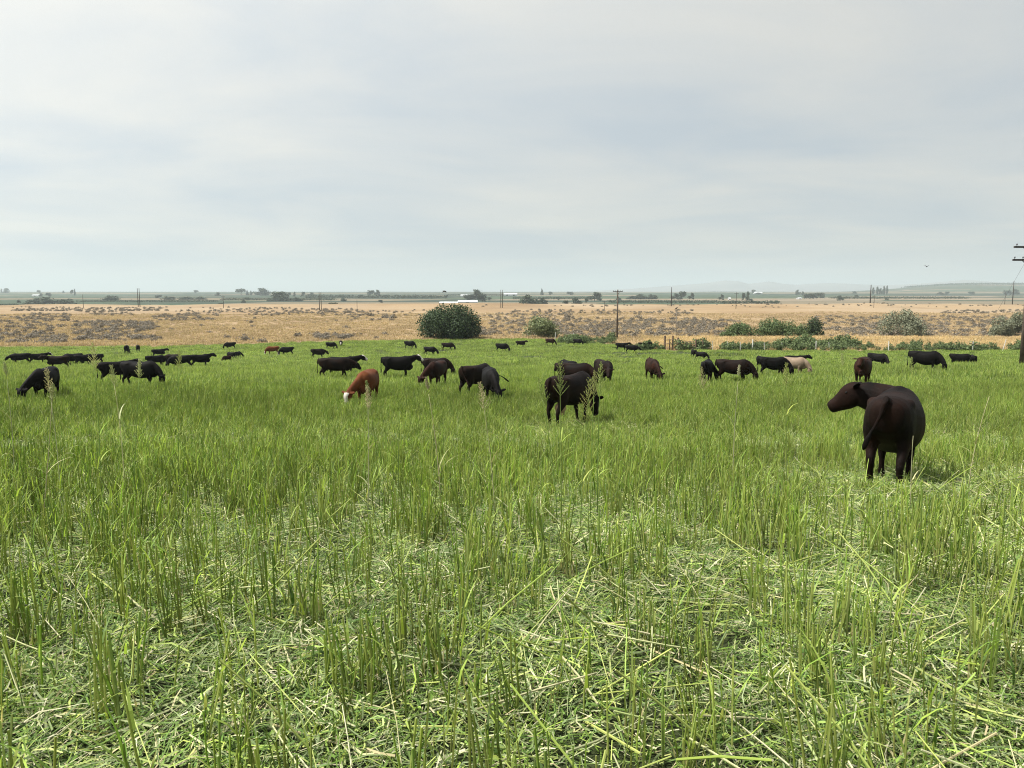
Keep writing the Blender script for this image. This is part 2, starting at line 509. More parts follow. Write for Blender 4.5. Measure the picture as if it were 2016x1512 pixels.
TAN = [(.42, .37, .19), (.48, .43, .25), (.35, .31, .16)]
def jit(c, k=.15):
    g = U(1 - k, 1 + k)
    return tuple(min(.8, x * g * U(.94, 1.06)) for x in c)
def pick(*ws):
    """(list, weight) pairs"""
    r = U(0, sum(w for _, w in ws))
    for l, w in ws:
        r -= w
        if r <= 0: return jit(random.choice(l))
    return jit(random.choice(ws[-1][0]))

def stubble_tuft(nst, h0, h1, spread, leafy=.7):
    mb = MB()
    for _ in range(nst):
        a = U(0, 6.28); r = spread * math.sqrt(U(0, 1))
        b = (r * math.cos(a), r * math.sin(a), -.02)
        h = U(h0, h1); ln = abs(random.gauss(0, .13)); la = U(0, 6.28)
        tip = (b[0] + math.cos(la) * math.sin(ln) * h, b[1] + math.sin(la) * math.sin(ln) * h, h * math.cos(ln))
        c = pick((GREENS, 5), (DEEP, .55), (PALE, .8), (TAN, .06))
        rr = U(.0022, .0050)
        stem(mb, b, tip, rr * 1.15, rr * .85, lerp3(c, (.22, .22, .10), U(.1, .6)), c, cut=jit((.50, .52, .28)))
        if U(0, 1) < leafy:
            k = U(.2, .85)
            q = tuple(b[i] + (tip[i] - b[i]) * k for i in range(3))
            g = pick((GREENS, 3), (DEEP, 2))
            blade(mb, q, U(0, 6.28), U(.10, .26), U(.007, .014), U(.05, .7), U(.1, 1.4), g, jit(g), 3)
        if U(0, 1) < .18:      # dried sheath at the foot
            q = (b[0] + U(-.01, .01), b[1] + U(-.01, .01), .0)
            blade(mb, q, U(0, 6.28), U(.10, .2), .012, U(.05, .3), U(.1, .8), jit(TAN[1]), jit(TAN[0]), 2)
    return mb
def leaf_tuft(nb, h0, h1, spread, cols=((GREENS, 4), (DEEP, 2), (PALE, .25)), wid=(.006, .012), lean=.35):
    mb = MB()
    for _ in range(nb):
        a = U(0, 6.28); r = spread * math.sqrt(U(0, 1))
        c = pick(*cols)
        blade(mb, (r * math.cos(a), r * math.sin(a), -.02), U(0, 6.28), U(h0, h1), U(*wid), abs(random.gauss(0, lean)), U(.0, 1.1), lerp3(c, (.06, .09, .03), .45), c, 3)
    return mb
def litter_mat(n, w):
    """a mat of chopped leaf and stem lying every which way"""
    mb = MB()
    for _ in range(n):
        a = U(0, 6.28); r = w * math.sqrt(U(0, 1))
        lift = abs(random.gauss(0, .030)) + .002
        c = pick((PALE, 2.1), (GREY, 3.0), (GREENS, 1.2), (DEEP, 4.0), (TAN, .5))
        L = abs(random.gauss(.05, .05)) + .015; wd = U(.002, .0075)
        d = U(0, 6.28); tilt = random.gauss(0, .28)
        p = Vector((r * math.cos(a), r * math.sin(a), lift))
        dx = Vector((math.cos(d) * math.cos(tilt), math.sin(d) * math.cos(tilt), math.sin(tilt)))
        sx = Vector((-math.sin(d), math.cos(d), random.gauss(0, .5))).normalized()
        m_ = p + dx * L * .5 + Vector((0, 0, U(-.012, .012))) + sx * U(-.015, .015)
        q = p + dx * L
        b = len(mb.v)
        mb.v += [tuple(p - sx * wd * .5), tuple(p + sx * wd * .5), tuple(m_ + sx * wd * .5), tuple(m_ - sx * wd * .5), tuple(q + sx * wd * .35), tuple(q - sx * wd * .35)]
        mb.c += [c] * 6; mb.m += [0, 0]
        mb.f += [(b, b + 1, b + 2, b + 3), (b + 3, b + 2, b + 4, b + 5)]
    return mb
def straw(n):
    """a few long cut stalks lying or leaning"""
    mb = MB()
    for _ in range(n):
        L = U(.08, .50); d = U(0, 6.28); el = abs(random.gauss(0, .30))
        b = Vector((U(-.3, .3), U(-.3, .3), U(.01, .06)))
        tip = b + Vector((math.cos(d) * math.cos(el), math.sin(d) * math.cos(el), math.sin(el))) * L
        c = pick((PALE, 3.4), (GREENS, 2.6), (DEEP, .6), (TAN, .15))
        rr = U(.0018, .0046)
        stem(mb, b, tip, rr, rr * .85, c, jit(c), cut=jit((.55, .55, .33)), n=5)
    return mb
def broadleaf():
    mb = MB()
    for _ in range(random.randint(7, 14)):
        a = U(0, 6.28); r = U(.01, .09); s = U(.012, .03); h = U(.02, .08)
        c = pick((DEEP, 3), (GREENS, 1)); cpt = Vector((r * math.cos(a), r * math.sin(a), h))
        nx = Vector((math.cos(a), math.sin(a), U(-.4, .3))).normalized(); sy = Vector((-math.sin(a), math.cos(a), U(-.3, .3))).normalized()
        mb.add([cpt - nx * s, cpt - nx * s * .3 + sy * s * .7, cpt + nx * s * .5 + sy * s * .6, cpt + nx * s, cpt + nx * s * .5 - sy * s * .6, cpt - nx * s * .3 - sy * s * .7],
               [(0, 1, 2, 3), (0, 3, 4, 5)], col=c)
    return mb

m_crop = leaf_mat('crop_stem_and_leaf', trans=.48, var=.22, wscale=.22)
m_litter = leaf_mat('chopped_litter', tint=(.93, .93, .95), trans=.10, var=.20, rough=.7, spec=.2, wscale=.9)
m_gold = leaf_mat('cured_grass', trans=.25, var=.16, rough=.8, spec=.1, wscale=.08)

def M_(mb, mat): return mb.mesh('piece', [mat])
def tilt_rot(P, amp=.06):
    n = len(P)
    return np.stack([RNG.normal(0, amp, n), RNG.normal(0, amp, n), RNG.uniform(0, 6.283, n)], 1)
def s3(n, lo, hi, zl=.85, zh=1.15):
    s = RNG.uniform(lo, hi, n)
    return np.stack([s, s, s * RNG.uniform(zl, zh, n)], 1)
def onto(xy, dz=0.0): return np.stack([xy[:, 0], xy[:, 1], zt(xy[:, 0], xy[:, 1]) + dz], 1)
def bare(xy):
    """trodden places: the strip before the gate and the track across the field"""
    x, y = xy[:, 0], xy[:, 1]
    b = np.exp(-(((x - 22) / 15.0) ** 2 + ((y - 109) / 4.0) ** 2) * 1.1)
    b = np.maximum(b, .75 * np.exp(-((y - (100 + .02 * x)) / 2.0) ** 2) * sstep(-16, -4, x) * (1 - sstep(35, 45, x)))
    return b
# ground litter: thick near, thinning where the standing crop closes
src = [M_(litter_mat(640, .42), m_litter) for _ in range(6)]
xy = wedge(2600, 1.2, 16, margin=1.6)
n = len(xy)
scatter('chopped_litter', onto(xy, .0), tilt_rot(xy, .03), s3(n, .8, 1.25), RNG.integers(0, 6, n), src, 'chopped pale and grey green crop litter lying over the ground', 'litter')
src = [M_(straw(5), m_litter) for _ in range(9)]
xy = wedge(3600, 1.4, 20, margin=1.6)
n = len(xy)
scatter('cut_stalks', onto(xy, .01), tilt_rot(xy, .05), s3(n, .8, 1.2), RNG.integers(0, 9, n), src, 'long cut stalks lying and leaning over the chopped litter', 'stalks')
src = [M_(broadleaf(), m_crop) for _ in range(5)]
xy = wedge(1500, 1.4, 13, margin=1.6)
xy = xy[fbm(xy[:, 0] / .9, xy[:, 1] / .9, 77) > .47]
n = len(xy)
scatter('broadleaf_weeds', onto(xy, .02), tilt_rot(xy, .1), s3(n, .45, .95), RNG.integers(0, 5, n), src, 'small broad leaved weeds among the litter', 'weeds')

EATEN = [(at(u_, d_), k_) for u_, d_, k_ in ((1752, 9.2, .62), (1122, 19.4, .45), (92, 28, .2), (724, 26.5, .15), (966, 27, .15), (861, 36, .15), (1284, 40, .2), (1391, 38, .15), (1697, 36, .25), (277, 36, .15))]
def trodden(xy):
    f = np.ones(len(xy))
    for p_, k_ in EATEN:
        rx, ry = (1.5, 1.9) if p_.y < 12 else (1.5, 2.6)
        f = f * (1 - k_ * np.exp(-((xy[:, 0] - p_.x * (1 - .5 * ry / p_.y)) / rx) ** 4 - ((xy[:, 1] - p_.y + ry * .55) / ry) ** 4))
    return f
# standing stubble and grass: clumped near the camera, closed stand farther off
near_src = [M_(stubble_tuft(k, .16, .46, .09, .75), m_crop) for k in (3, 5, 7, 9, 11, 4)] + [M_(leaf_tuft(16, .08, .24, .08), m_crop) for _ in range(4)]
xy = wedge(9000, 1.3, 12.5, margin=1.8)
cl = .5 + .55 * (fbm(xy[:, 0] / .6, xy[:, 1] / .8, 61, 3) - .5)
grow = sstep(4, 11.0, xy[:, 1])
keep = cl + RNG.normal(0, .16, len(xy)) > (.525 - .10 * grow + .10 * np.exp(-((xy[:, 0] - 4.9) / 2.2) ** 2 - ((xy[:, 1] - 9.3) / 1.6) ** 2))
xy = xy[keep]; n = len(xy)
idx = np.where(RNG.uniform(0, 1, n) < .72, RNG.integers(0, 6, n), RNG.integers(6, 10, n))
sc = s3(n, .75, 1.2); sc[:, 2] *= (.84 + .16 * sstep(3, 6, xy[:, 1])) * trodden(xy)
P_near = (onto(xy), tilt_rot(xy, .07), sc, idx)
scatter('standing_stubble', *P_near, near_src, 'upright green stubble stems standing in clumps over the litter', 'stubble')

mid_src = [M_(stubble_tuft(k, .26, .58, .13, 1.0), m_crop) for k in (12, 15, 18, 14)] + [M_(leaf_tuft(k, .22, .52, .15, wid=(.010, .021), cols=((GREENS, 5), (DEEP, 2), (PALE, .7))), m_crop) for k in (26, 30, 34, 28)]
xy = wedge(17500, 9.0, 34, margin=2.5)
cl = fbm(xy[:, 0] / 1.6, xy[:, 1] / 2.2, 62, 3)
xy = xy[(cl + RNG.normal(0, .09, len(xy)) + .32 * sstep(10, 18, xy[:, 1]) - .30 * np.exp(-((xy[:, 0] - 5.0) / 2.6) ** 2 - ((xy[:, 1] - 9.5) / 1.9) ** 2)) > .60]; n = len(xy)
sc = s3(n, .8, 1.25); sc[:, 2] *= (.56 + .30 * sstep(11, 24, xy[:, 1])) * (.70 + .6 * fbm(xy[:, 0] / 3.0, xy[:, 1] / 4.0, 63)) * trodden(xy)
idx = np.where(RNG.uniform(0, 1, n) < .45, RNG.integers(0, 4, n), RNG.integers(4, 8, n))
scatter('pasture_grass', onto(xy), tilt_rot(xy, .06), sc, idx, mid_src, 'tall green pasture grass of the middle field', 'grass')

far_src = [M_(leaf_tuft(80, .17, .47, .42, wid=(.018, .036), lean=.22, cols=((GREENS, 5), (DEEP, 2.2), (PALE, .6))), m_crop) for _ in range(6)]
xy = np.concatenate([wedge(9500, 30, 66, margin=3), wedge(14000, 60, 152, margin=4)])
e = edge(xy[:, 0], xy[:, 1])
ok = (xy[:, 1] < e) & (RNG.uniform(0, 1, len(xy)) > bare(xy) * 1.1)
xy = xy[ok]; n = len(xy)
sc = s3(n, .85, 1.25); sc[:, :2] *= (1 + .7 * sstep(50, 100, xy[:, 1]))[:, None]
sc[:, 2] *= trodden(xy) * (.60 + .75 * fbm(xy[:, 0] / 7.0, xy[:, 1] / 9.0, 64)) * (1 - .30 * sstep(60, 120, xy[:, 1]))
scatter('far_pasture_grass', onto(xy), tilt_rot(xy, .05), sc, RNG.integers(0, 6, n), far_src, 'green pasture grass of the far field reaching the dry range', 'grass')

# cured grass: golden strip past the fence and thin cover over the range
GOLD = [(.62, .45, .22), (.70, .52, .28), (.55, .38, .18), (.66, .50, .30)]
gold_src = [M_(leaf_tuft(46, .18, .55, .55, wid=(.03, .06), lean=.35, cols=((GOLD, 1),)), m_gold) for _ in range(4)]
xy = wedge(15000, 112, 162, margin=5)
a_ = xy[:, 0] / xy[:, 1]
xy = xy[(xy[:, 1] > edge(xy[:, 0], xy[:, 1]) + 1.5) & (a_ > .17) & (xy[:, 1] < 152 + 9 * fbm(xy[:, 0] / 9, xy[:, 0] * 0, 8))]; n = len(xy)
scatter('golden_grass', onto(xy), tilt_rot(xy, .05), s3(n, .9, 1.4), RNG.integers(0, 4, n), gold_src, 'golden cured grass strip beyond the fence on the right', 'dry grass')
RTAN = [(.54, .392, .24), (.48, .35, .21), (.59, .44, .28), (.425, .305, .185)]
rt_src = [M_(leaf_tuft(34, .14, .42, .7, wid=(.05, .10), lean=.45, cols=((RTAN, 1),)), m_gold) for _ in range(4)]
xy = wedge(26000, 120, 330, margin=5, power=0)
xy = xy[(xy[:, 1] > edge(xy[:, 0], xy[:, 1]) + 1.0)]; n = len(xy)
scatter('dry_grass', onto(xy), tilt_rot(xy, .05), s3(n, .8, 1.6), RNG.integers(0, 4, n), rt_src, 'thin tan dry grass over the rolling rangeland', 'dry grass')

# ------------------------------------------------------------------ cattle
def hide_mat(name, base, glint, white=False, wcol=(.52, .48, .42), feet=None):
    m, t, o = new_mat(name)
    co = N(t, 'ShaderNodeTexCoord').outputs['Object']
    oi = N(t, 'ShaderNodeObjectInfo').outputs['Random']
    off = N(t, 'ShaderNodeVectorMath', {0: co, 1: N(t, 'ShaderNodeCombineXYZ', {0: oi, 1: oi, 2: oi}).outputs[0]}, operation='ADD').outputs[0]
    f = noise(t, off, 2.2, 4, .6)
    hair = noise(t, N(t, 'ShaderNodeMapping', {'Vector': co, 'Scale': (30, 90, 30)}).outputs[0], 3.0, 3)
    c = ramp(t, f, [(.38, base), (.68, glint)])
    c = mix(t, N(t, 'ShaderNodeMapRange', {'Value': hair, 'From Min': .3, 'From Max': .7, 'To Max': .35}).outputs[0], c, tuple(x * .45 for x in base))
    if white:
        wa = N(t, 'ShaderNodeAttribute', attribute_name='white').outputs['Fac']
        wn_ = N(t, 'ShaderNodeMath', {0: wa, 1: N(t, 'ShaderNodeMapRange', {'Value': noise(t, co, 14, 3), 'To Min': -.5, 'To Max': .5}).outputs[0]}, operation='ADD').outputs[0]
        c = mix(t, N(t, 'ShaderNodeMapRange', {'Value': wn_, 'From Min': .42, 'From Max': .58}).outputs[0], c, wcol)
    p = bsdf(t, o, c, .62, .07, bump=hair, bs=.5, bd=.01)
    return m
BLACK = (.004, .0035, .0035)
M_black = hide_mat('black_hide', BLACK, (.0075, .006, .0055))
M_dark = hide_mat('dark_brown_hide', (.0065, .0045, .0038), (.020, .0095, .006))
M_redbrown = hide_mat('dark_red_brown_hide', (.011, .006, .0045), (.038, .014, .008))
M_near = hide_mat('near_cow_hide', (.0042, .0032, .0028), (.019, .0080, .0048))
M_rust = hide_mat('rust_hide', (.095, .030, .011), (.165, .055, .021), True)
M_blackwhite = hide_mat('black_hide_white_face', BLACK, (.008, .006, .005), True)
M_cream = hide_mat('cream_hide', (.20, .145, .10), (.31, .235, .17))
m_eye = simple_mat('cow_eye', (.004, .003, .003), (.008, .006, .005), 20, .15, .5, 0)
m_udder = simple_mat('udder_skin', (.36, .24, .14), (.44, .31, .19), 9)

def loft(bm, rings, n=20):
    """rings: (centre, right vector * half width, up vector * half height, squareness)"""
    rows = []
    for c, a, b, sq in rings:
        c = Vector(c); a = Vector(a); b = Vector(b); row = []
        for j in range(n):
            an = 2 * math.pi * j / n
            x, y = math.cos(an), math.sin(an)
            e = 2.0 / sq
            row.append(bm.verts.new(c + a * (math.copysign(abs(x) ** e, x)) + b * (math.copysign(abs(y) ** e, y))))
        rows.append(row)
    for r0, r1 in zip(rows, rows[1:]):
        for j in range(n):
            q = (j + 1) % n
            bm.faces.new((r0[j], r0[q], r1[q], r1[j]))
    bm.faces.new(list(reversed(rows[0]))); bm.faces.new(rows[-1])
def limb(bm, pts, n=12, hint=(1, 0, 0)):
    """pts: (x, y, z, half size along hint, half size across) rings stacked along a leg or a neck path"""
    P = [Vector(p[:3]) for p in pts]
    hint = Vector(hint)
    rings = []
    for i, p in enumerate(P):
        t = (P[min(i + 1, len(P) - 1)] - P[max(i - 1, 0)]).normalized()
        up = (hint - t * hint.dot(t)).normalized(); rt = up.cross(t).normalized()
        rings.append((p, rt * pts[i][4], up * pts[i][3], 2.0))
    loft(bm, rings, n)
def cow_mesh(name, neck, head_base, head_dir, head_up, voxel=.022, stride=(0, 0, 0, 0), tail=0.0, tail_up=.0, belly=1.0, ear_droop=-.15, hs=1.0):
    """one continuous body: rings lofted along spine, neck, head, limbs, then fused into a single skin. Faces +X, ground at z = 0."""
    bm = bmesh.new()
    Y = Vector((0, 1, 0)); Z = Vector((0, 0, 1))
    top_bottom = [(-.89, 1.17, 1.00, .08, 2), (-.87, 1.21, .92, .14, 2.3), (-.835, 1.24, .83, .195, 2.4), (-.72, 1.265, .73, .25, 2.4), (-.58, 1.275, .66, .278, 2.5), (-.40, 1.265, .60, .288, 2.5),
                  (-.18, 1.25, .535, .315, 2.3), (.05, 1.245, .505, .332, 2.2), (.25, 1.255, .505, .316, 2.2), (.42, 1.275, .515, .286, 2.3), (.56, 1.275, .545, .256, 2.3), (.68, 1.24, .61, .21, 2.2), (.77, 1.18, .69, .155, 2), (.83, 1.08, .81, .09, 2)]
    tor = []
    for x, tp_, bt, w, sq in top_bottom:
        m_ = 1 + (belly - 1) * math.exp(-((x - .02) / .4) ** 2)
        bt = tp_ - (tp_ - bt) * m_
        tor.append((x, (tp_ + bt) / 2, (tp_ - bt) / 2, w * m_, sq))
    loft(bm, [((x, 0, z), Y * w, Z * h, sq) for x, z, h, w, sq in tor], 26)
    # withers and hip bones, brisket
    limb(bm, [(.28, 0, 1.20, .06, .09), (.46, 0, 1.245, .055, .09), (.62, 0, 1.20, .06, .10)], 12, (0, 0, 1))
    limb(bm, [(.45, 0, .60, .07, .09), (.68, 0, .585, .10, .095), (.80, 0, .66, .10, .08), (.84, 0, .78, .08, .06)], 12, (-.3, 0, 1))
    for s in (-1, 1):
        limb(bm, [(-.30, s * .17, 1.13, .08, .07), (-.46, s * .20, 1.145, .085, .08), (-.62, s * .17, 1.12, .08, .07)], 12, (0, 0, 1))
    limb(bm, neck, 16, (.15, 0, 1))
    # head: x along the face, from poll to muzzle
    hb = Vector(head_base); hd = Vector(head_dir).normalized(); hu = Vector(head_up); hu = (hu - hd * hu.dot(hd)).normalized(); hr = hd.cross(hu).normalized()
    prof = [(-.05, .0, .075, .095), (.0, .005, .112, .130), (.06, -.008, .122, .155), (.13, -.022, .120, .165), (.20, -.035, .108, .150), (.27, -.046, .092, .122), (.33, -.052, .083, .102),
            (.38, -.055, .086, .092), (.42, -.058, .082, .080), (.445, -.060, .055, .05)]
    prof = [tuple(q * hs for q in r_) for r_ in prof]
    loft(bm, [(hb + hd * t + hu * o_, hr * w, hu * h, 2.3) for t, o_, w, h in prof], 18)
    for s in (-1, 1):
        e0 = hb + hr * s * .10 + hu * .055 + hd * .01
        ed = (hr * s + hu * ear_droop - hd * .28).normalized()
        fl = (ed.cross(hd)).normalized(); ww = ed.cross(fl).normalized()
        loft(bm, [(e0 + ed * t, ww * w, fl * .017, 2) for t, w in ((-.02, .03), (.04, .055), (.10, .068), (.16, .055), (.20, .028), (.215, .01))], 12)
    # legs
    for k, s in enumerate((1, -1)):
        d = stride[k]
        limb(bm, [(.47, s * .17, .86, .15, .085), (.46, s * .185, .70, .125, .085), (.455 + d * .1, s * .18, .56, .085, .068), (.475 + d * .35, s * .172, .42, .062, .054), (.485 + d * .5, s * .17, .355, .058, .056),
                  (.478 + d * .7, s * .17, .26, .040, .040), (.478 + d * .9, s * .17, .15, .038, .038), (.487 + d, s * .17, .095, .046, .045), (.505 + d, s * .17, .05, .045, .047), (.515 + d, s * .17, -.01, .066, .056)])
        d = stride[2 + k]
        limb(bm, [(-.56, s * .165, .98, .22, .12), (-.555, s * .18, .82, .215, .115), (-.56 + d * .1, s * .182, .68, .165, .092), (-.63 + d * .3, s * .178, .55, .095, .066), (-.715 + d * .45, s * .172, .455, .066, .052),
                  (-.722 + d * .6, s * .17, .40, .055, .048), (-.700 + d * .75, s * .17, .28, .043, .040), (-.682 + d * .9, s * .17, .15, .042, .040), (-.672 + d, s * .17, .095, .049, .046),
                  (-.650 + d, s * .17, .05, .047, .048), (-.635 + d, s * .17, -.01, .068, .057)])
    # tail
    tb = [(-.80, 0, 1.235), (-.875, tail * .02, 1.235 + tail_up * .05), (-.925, tail * .08, 1.15 + tail_up * .10), (-.945, tail * .22, .98 + tail_up * .12), (-.94, tail * .42, .80 + tail_up * .2),
          (-.94, tail * .58, .66 + tail_up * .3), (-.94, tail * .70, .54 + tail_up * .36), (-.945, tail * .80, .42 + tail_up * .42), (-.945, tail * .84, .36 + tail_up * .44)]
    tr = [.055, .05, .034, .026, .023, .024, .036, .034, .012]
    limb(bm, [(*p, r, r) for p, r in zip(tb, tr)], 10)
    bmesh.ops.recalc_face_normals(bm, faces=bm.faces)
    me = bpy.data.meshes.new(name + '_cage'); bm.to_mesh(me); bm.free()
    tmp = bpy.data.objects.new('tmp', me); S.collection.objects.link(tmp)
    md = tmp.modifiers.new('fuse', 'REMESH'); md.mode = 'VOXEL'; md.voxel_size = voxel
    sm = tmp.modifiers.new('soften', 'SMOOTH'); sm.factor = .5; sm.iterations = max(2, int(.11 / voxel))
    dg = bpy.context.evaluated_depsgraph_get()
    res = bpy.data.meshes.new_from_object(tmp.evaluated_get(dg))
    bpy.data.objects.remove(tmp); bpy.data.meshes.remove(me)
    res.name = name
    n = len(res.vertices)
    V = np.empty(n * 3, dtype=np.float32); res.vertices.foreach_get('co', V); V = V.reshape(-1, 3).astype(float)
    q = V - np.array(hb)
    t = q @ np.array(hd); u = q @ np.array(hu); r = q @ np.array(hr)
    inside = (np.abs(r) < .15) & (np.abs(u + .02) < .21) & (t > -.08) & (t < .60)
    wh = np.where(inside & (u > -.01 - .12 * sstep(.2, .42, t)) & (np.abs(r) < .105 - .02 * sstep(0, .2, t) + .04 * sstep(.25, .4, t)), sstep(-.02, .05, t), 0.0)
    a = res.attributes.new('white', 'FLOAT', 'POINT'); a.data.foreach_set('value', wh.astype(np.float32))
    res.polygons.foreach_set('use_smooth', np.ones(len(res.polygons), dtype=bool))
    res.materials.clear(); res.materials.append(M_black)
    res['hb'] = list(hb); res['hd'] = list(hd); res['hu'] = list(hu); res['hr'] = list(hr)
    return res

def graze(name, side=0.0, voxel=.024, **k):
    """head down to the grass, swung to the side"""
    y = side
    neck = [(.50, 0, 1.02, .30, .17), (.70, y * .08, .98, .245, .15), (.86, y * .22, .88, .205, .125), (1.00, y * .42, .74, .165, .108), (1.09, y * .60, .60, .14, .10), (1.12, y * .70, .52, .11, .09)]
    d = Vector((.32, y * .35, -.88))
    return cow_mesh(name, neck, (1.10, y * .68, .57), d, (.9, y * .9, .35), voxel, **k)
def stand(name, side=0.0, lift=0.0, voxel=.024, **k):
    y = side
    neck = [(.46, 0, 1.00, .31, .18), (.66, y * .05, 1.05, .245, .15), (.84, y * .16, 1.12 + lift * .3, .195, .12), (1.00, y * .32, 1.19 + lift * .6, .155, .10), (1.12, y * .48, 1.24 + lift, .13, .095)]
    return cow_mesh(name, neck, (1.12, y * .50, 1.25 + lift), (.86, y * .9, -.36), (.3, y * .2, .95), voxel, **k)
def look_back(name, voxel=.014, **k):
    """head carried low and turned square to the left"""
    neck = [(.46, .02, .98, .30, .20), (.64, .08, 1.01, .265, .185), (.75, .20, 1.045, .235, .17), (.78, .36, 1.08, .215, .155), (.78, .48, 1.11, .19, .14), (.77, .55, 1.13, .15, .12)]
    return cow_mesh(name, neck, (.77, .54, 1.165), (-.12, .88, -.50), (.02, .46, .89), voxel, hs=1.06, ear_droop=.22, **k)
def low(name, side=0.0, voxel=.03, **k):
    """head held at chest height, between standing and grazing"""
    y = side
    neck = [(.48, 0, 1.0, .30, .17), (.68, y * .07, 1.0, .24, .15), (.86, y * .18, .97, .195, .12), (1.02, y * .36, .92, .155, .10), (1.13, y * .5, .88, .13, .095)]
    return cow_mesh(name, neck, (1.13, y * .52, .89), (.75, y * .8, -.62), (.55, y * .4, .8), voxel, **k)

CM = {
    'near': look_back('cow_looking_back', stride=(.04, -.05, .05, -.10), belly=1.10, tail=.27, tail_up=.55),
    'g0': graze('cow_grazing_a', 0.0, stride=(.10, -.08, .06, -.10)),
    'gl': graze('cow_grazing_b', .55, stride=(-.10, .08, -.08, .10), tail=-.5, tail_up=.4),
    'gr': graze('cow_grazing_c', -.55, stride=(.08, -.12, .10, -.04)),
    'gt': graze('cow_grazing_d', .25, stride=(.06, -.06, .05, -.05), tail=1.0, tail_up=.6),
    's0': stand('cow_standing_a', 0.0, stride=(.05, -.08, .08, -.10)),
    'sl': stand('cow_standing_b', .7, .05, stride=(-.05, .06, -.08, .06)),
    'sr': stand('cow_standing_c', -.7, .05, stride=(.04, -.04, -.05, .08)),
    'w0': low('cow_walking_a', 0.15, stride=(.16, -.14, -.14, .16)),
    'wr': low('cow_walking_b', -.4, stride=(-.12, .1, .12, -.12)),
    'fg': graze('cow_grazing_far_a', .1, voxel=.038, stride=(.10, -.08, .06, -.10)),
    'fs': stand('cow_standing_far_a', .2, voxel=.038, stride=(.05, -.08, .08, -.10)),
    'fw': low('cow_walking_far_a', -.1, voxel=.038, stride=(.12, -.1, -.1, .12)),
    'f2': graze('cow_grazing_far_c', -.25, voxel=.038, stride=(-.12, .12, -.06, .06), belly=1.08, tail=.6, tail_up=.3),
    'f3': graze('cow_grazing_far_d', .45, voxel=.038, stride=(.02, .14, .10, -.14), belly=.96),
    'g2': graze('cow_grazing_e', -.2, stride=(-.12, .10, .10, -.06), belly=1.07),
    'fr': graze('cow_grazing_far_b', -.5, voxel=.038, stride=(-.06, .08, .06, -.1)),
}
COW_SCALE = .97
def cow(u, D, head, pose, mat, label, sc=1.0, group=None):
    """u: picture column, D: distance, head: nose direction as seen from the camera (0 right, 90 away, 180 left, 270 towards it)"""
    p = at(u, D)
    o = bpy.data.objects.new('cow', CM[pose])
    link(o)
    s = COW_SCALE * sc
    o.location = p; o.rotation_euler = (0, 0, R(head) - math.atan2(p.x, p.y)); o.scale = (s * U(.94, 1.04), s * U(.94, 1.08), s * U(.97, 1.04))
    o.material_slots[0].link = 'OBJECT'; o.material_slots[0].material = mat
    tag(o, label, 'cow', group or 'cattle spread over the green pasture')
    return o
random.seed(21)
near = cow(1752, 9.2, 84, 'near', M_near, 'large dark brown cow nearest the camera, seen from behind, head turned left', .93)
me = CM['near']
hb, hd, hu, hr = (Vector(me[k]) for k in ('hb', 'hd', 'hu', 'hr'))
for s in (-1, 1):
    mb = MB(); c0 = hb + hd * .155 + hu * .045 + hr * s * .108
    vs, fs = [], []
    for i in range(5):
        for j in range(8):
            th = math.pi * (i + .5) / 5; ph = 2 * math.pi * j / 8
            vs.append(c0 + (hd * math.sin(th) * math.cos(ph) + hu * math.sin(th) * math.sin(ph) * .8 + hr * math.cos(th)) * .021)
    for i in range(4):
        for j in range(8):
            q = (j + 1) % 8
            fs.append((i * 8 + j, i * 8 + q, (i + 1) * 8 + q, (i + 1) * 8 + j))
    mb.add(vs, fs); obj('eye', mb.mesh('eye', [m_eye], True), near)
dairy = cow(1122, 19.4, 56, 'g0', M_dark, 'black cow with tan udder grazing behind tall seed heads, second nearest the camera', 1.07)
mb = MB()
vs, fs = [], []
for i in range(7):
    for j in range(12):
        th = math.pi * i / 6; ph = 2 * math.pi * j / 12
        vs.append(Vector((-.42 + .15 * math.sin(th) * math.cos(ph), .14 * math.sin(th) * math.sin(ph), .50 + .13 * math.cos(th))))
for i in range(6):
    for j in range(12):
        q = (j + 1) % 12
        fs.append((i * 12 + j, i * 12 + q, (i + 1) * 12 + q, (i + 1) * 12 + j))
mb.add(vs, fs)
for sx in (-.05, .05):
    for sy in (-.06, .06):
        mb.tube([(-.42 + sx, sy, .40), (-.42 + sx, sy * 1.1, .33)], [.022, .013], 6)
tag(obj('udder', mb.mesh('udder', [m_udder], True), dairy), 'tan udder between the hind legs')
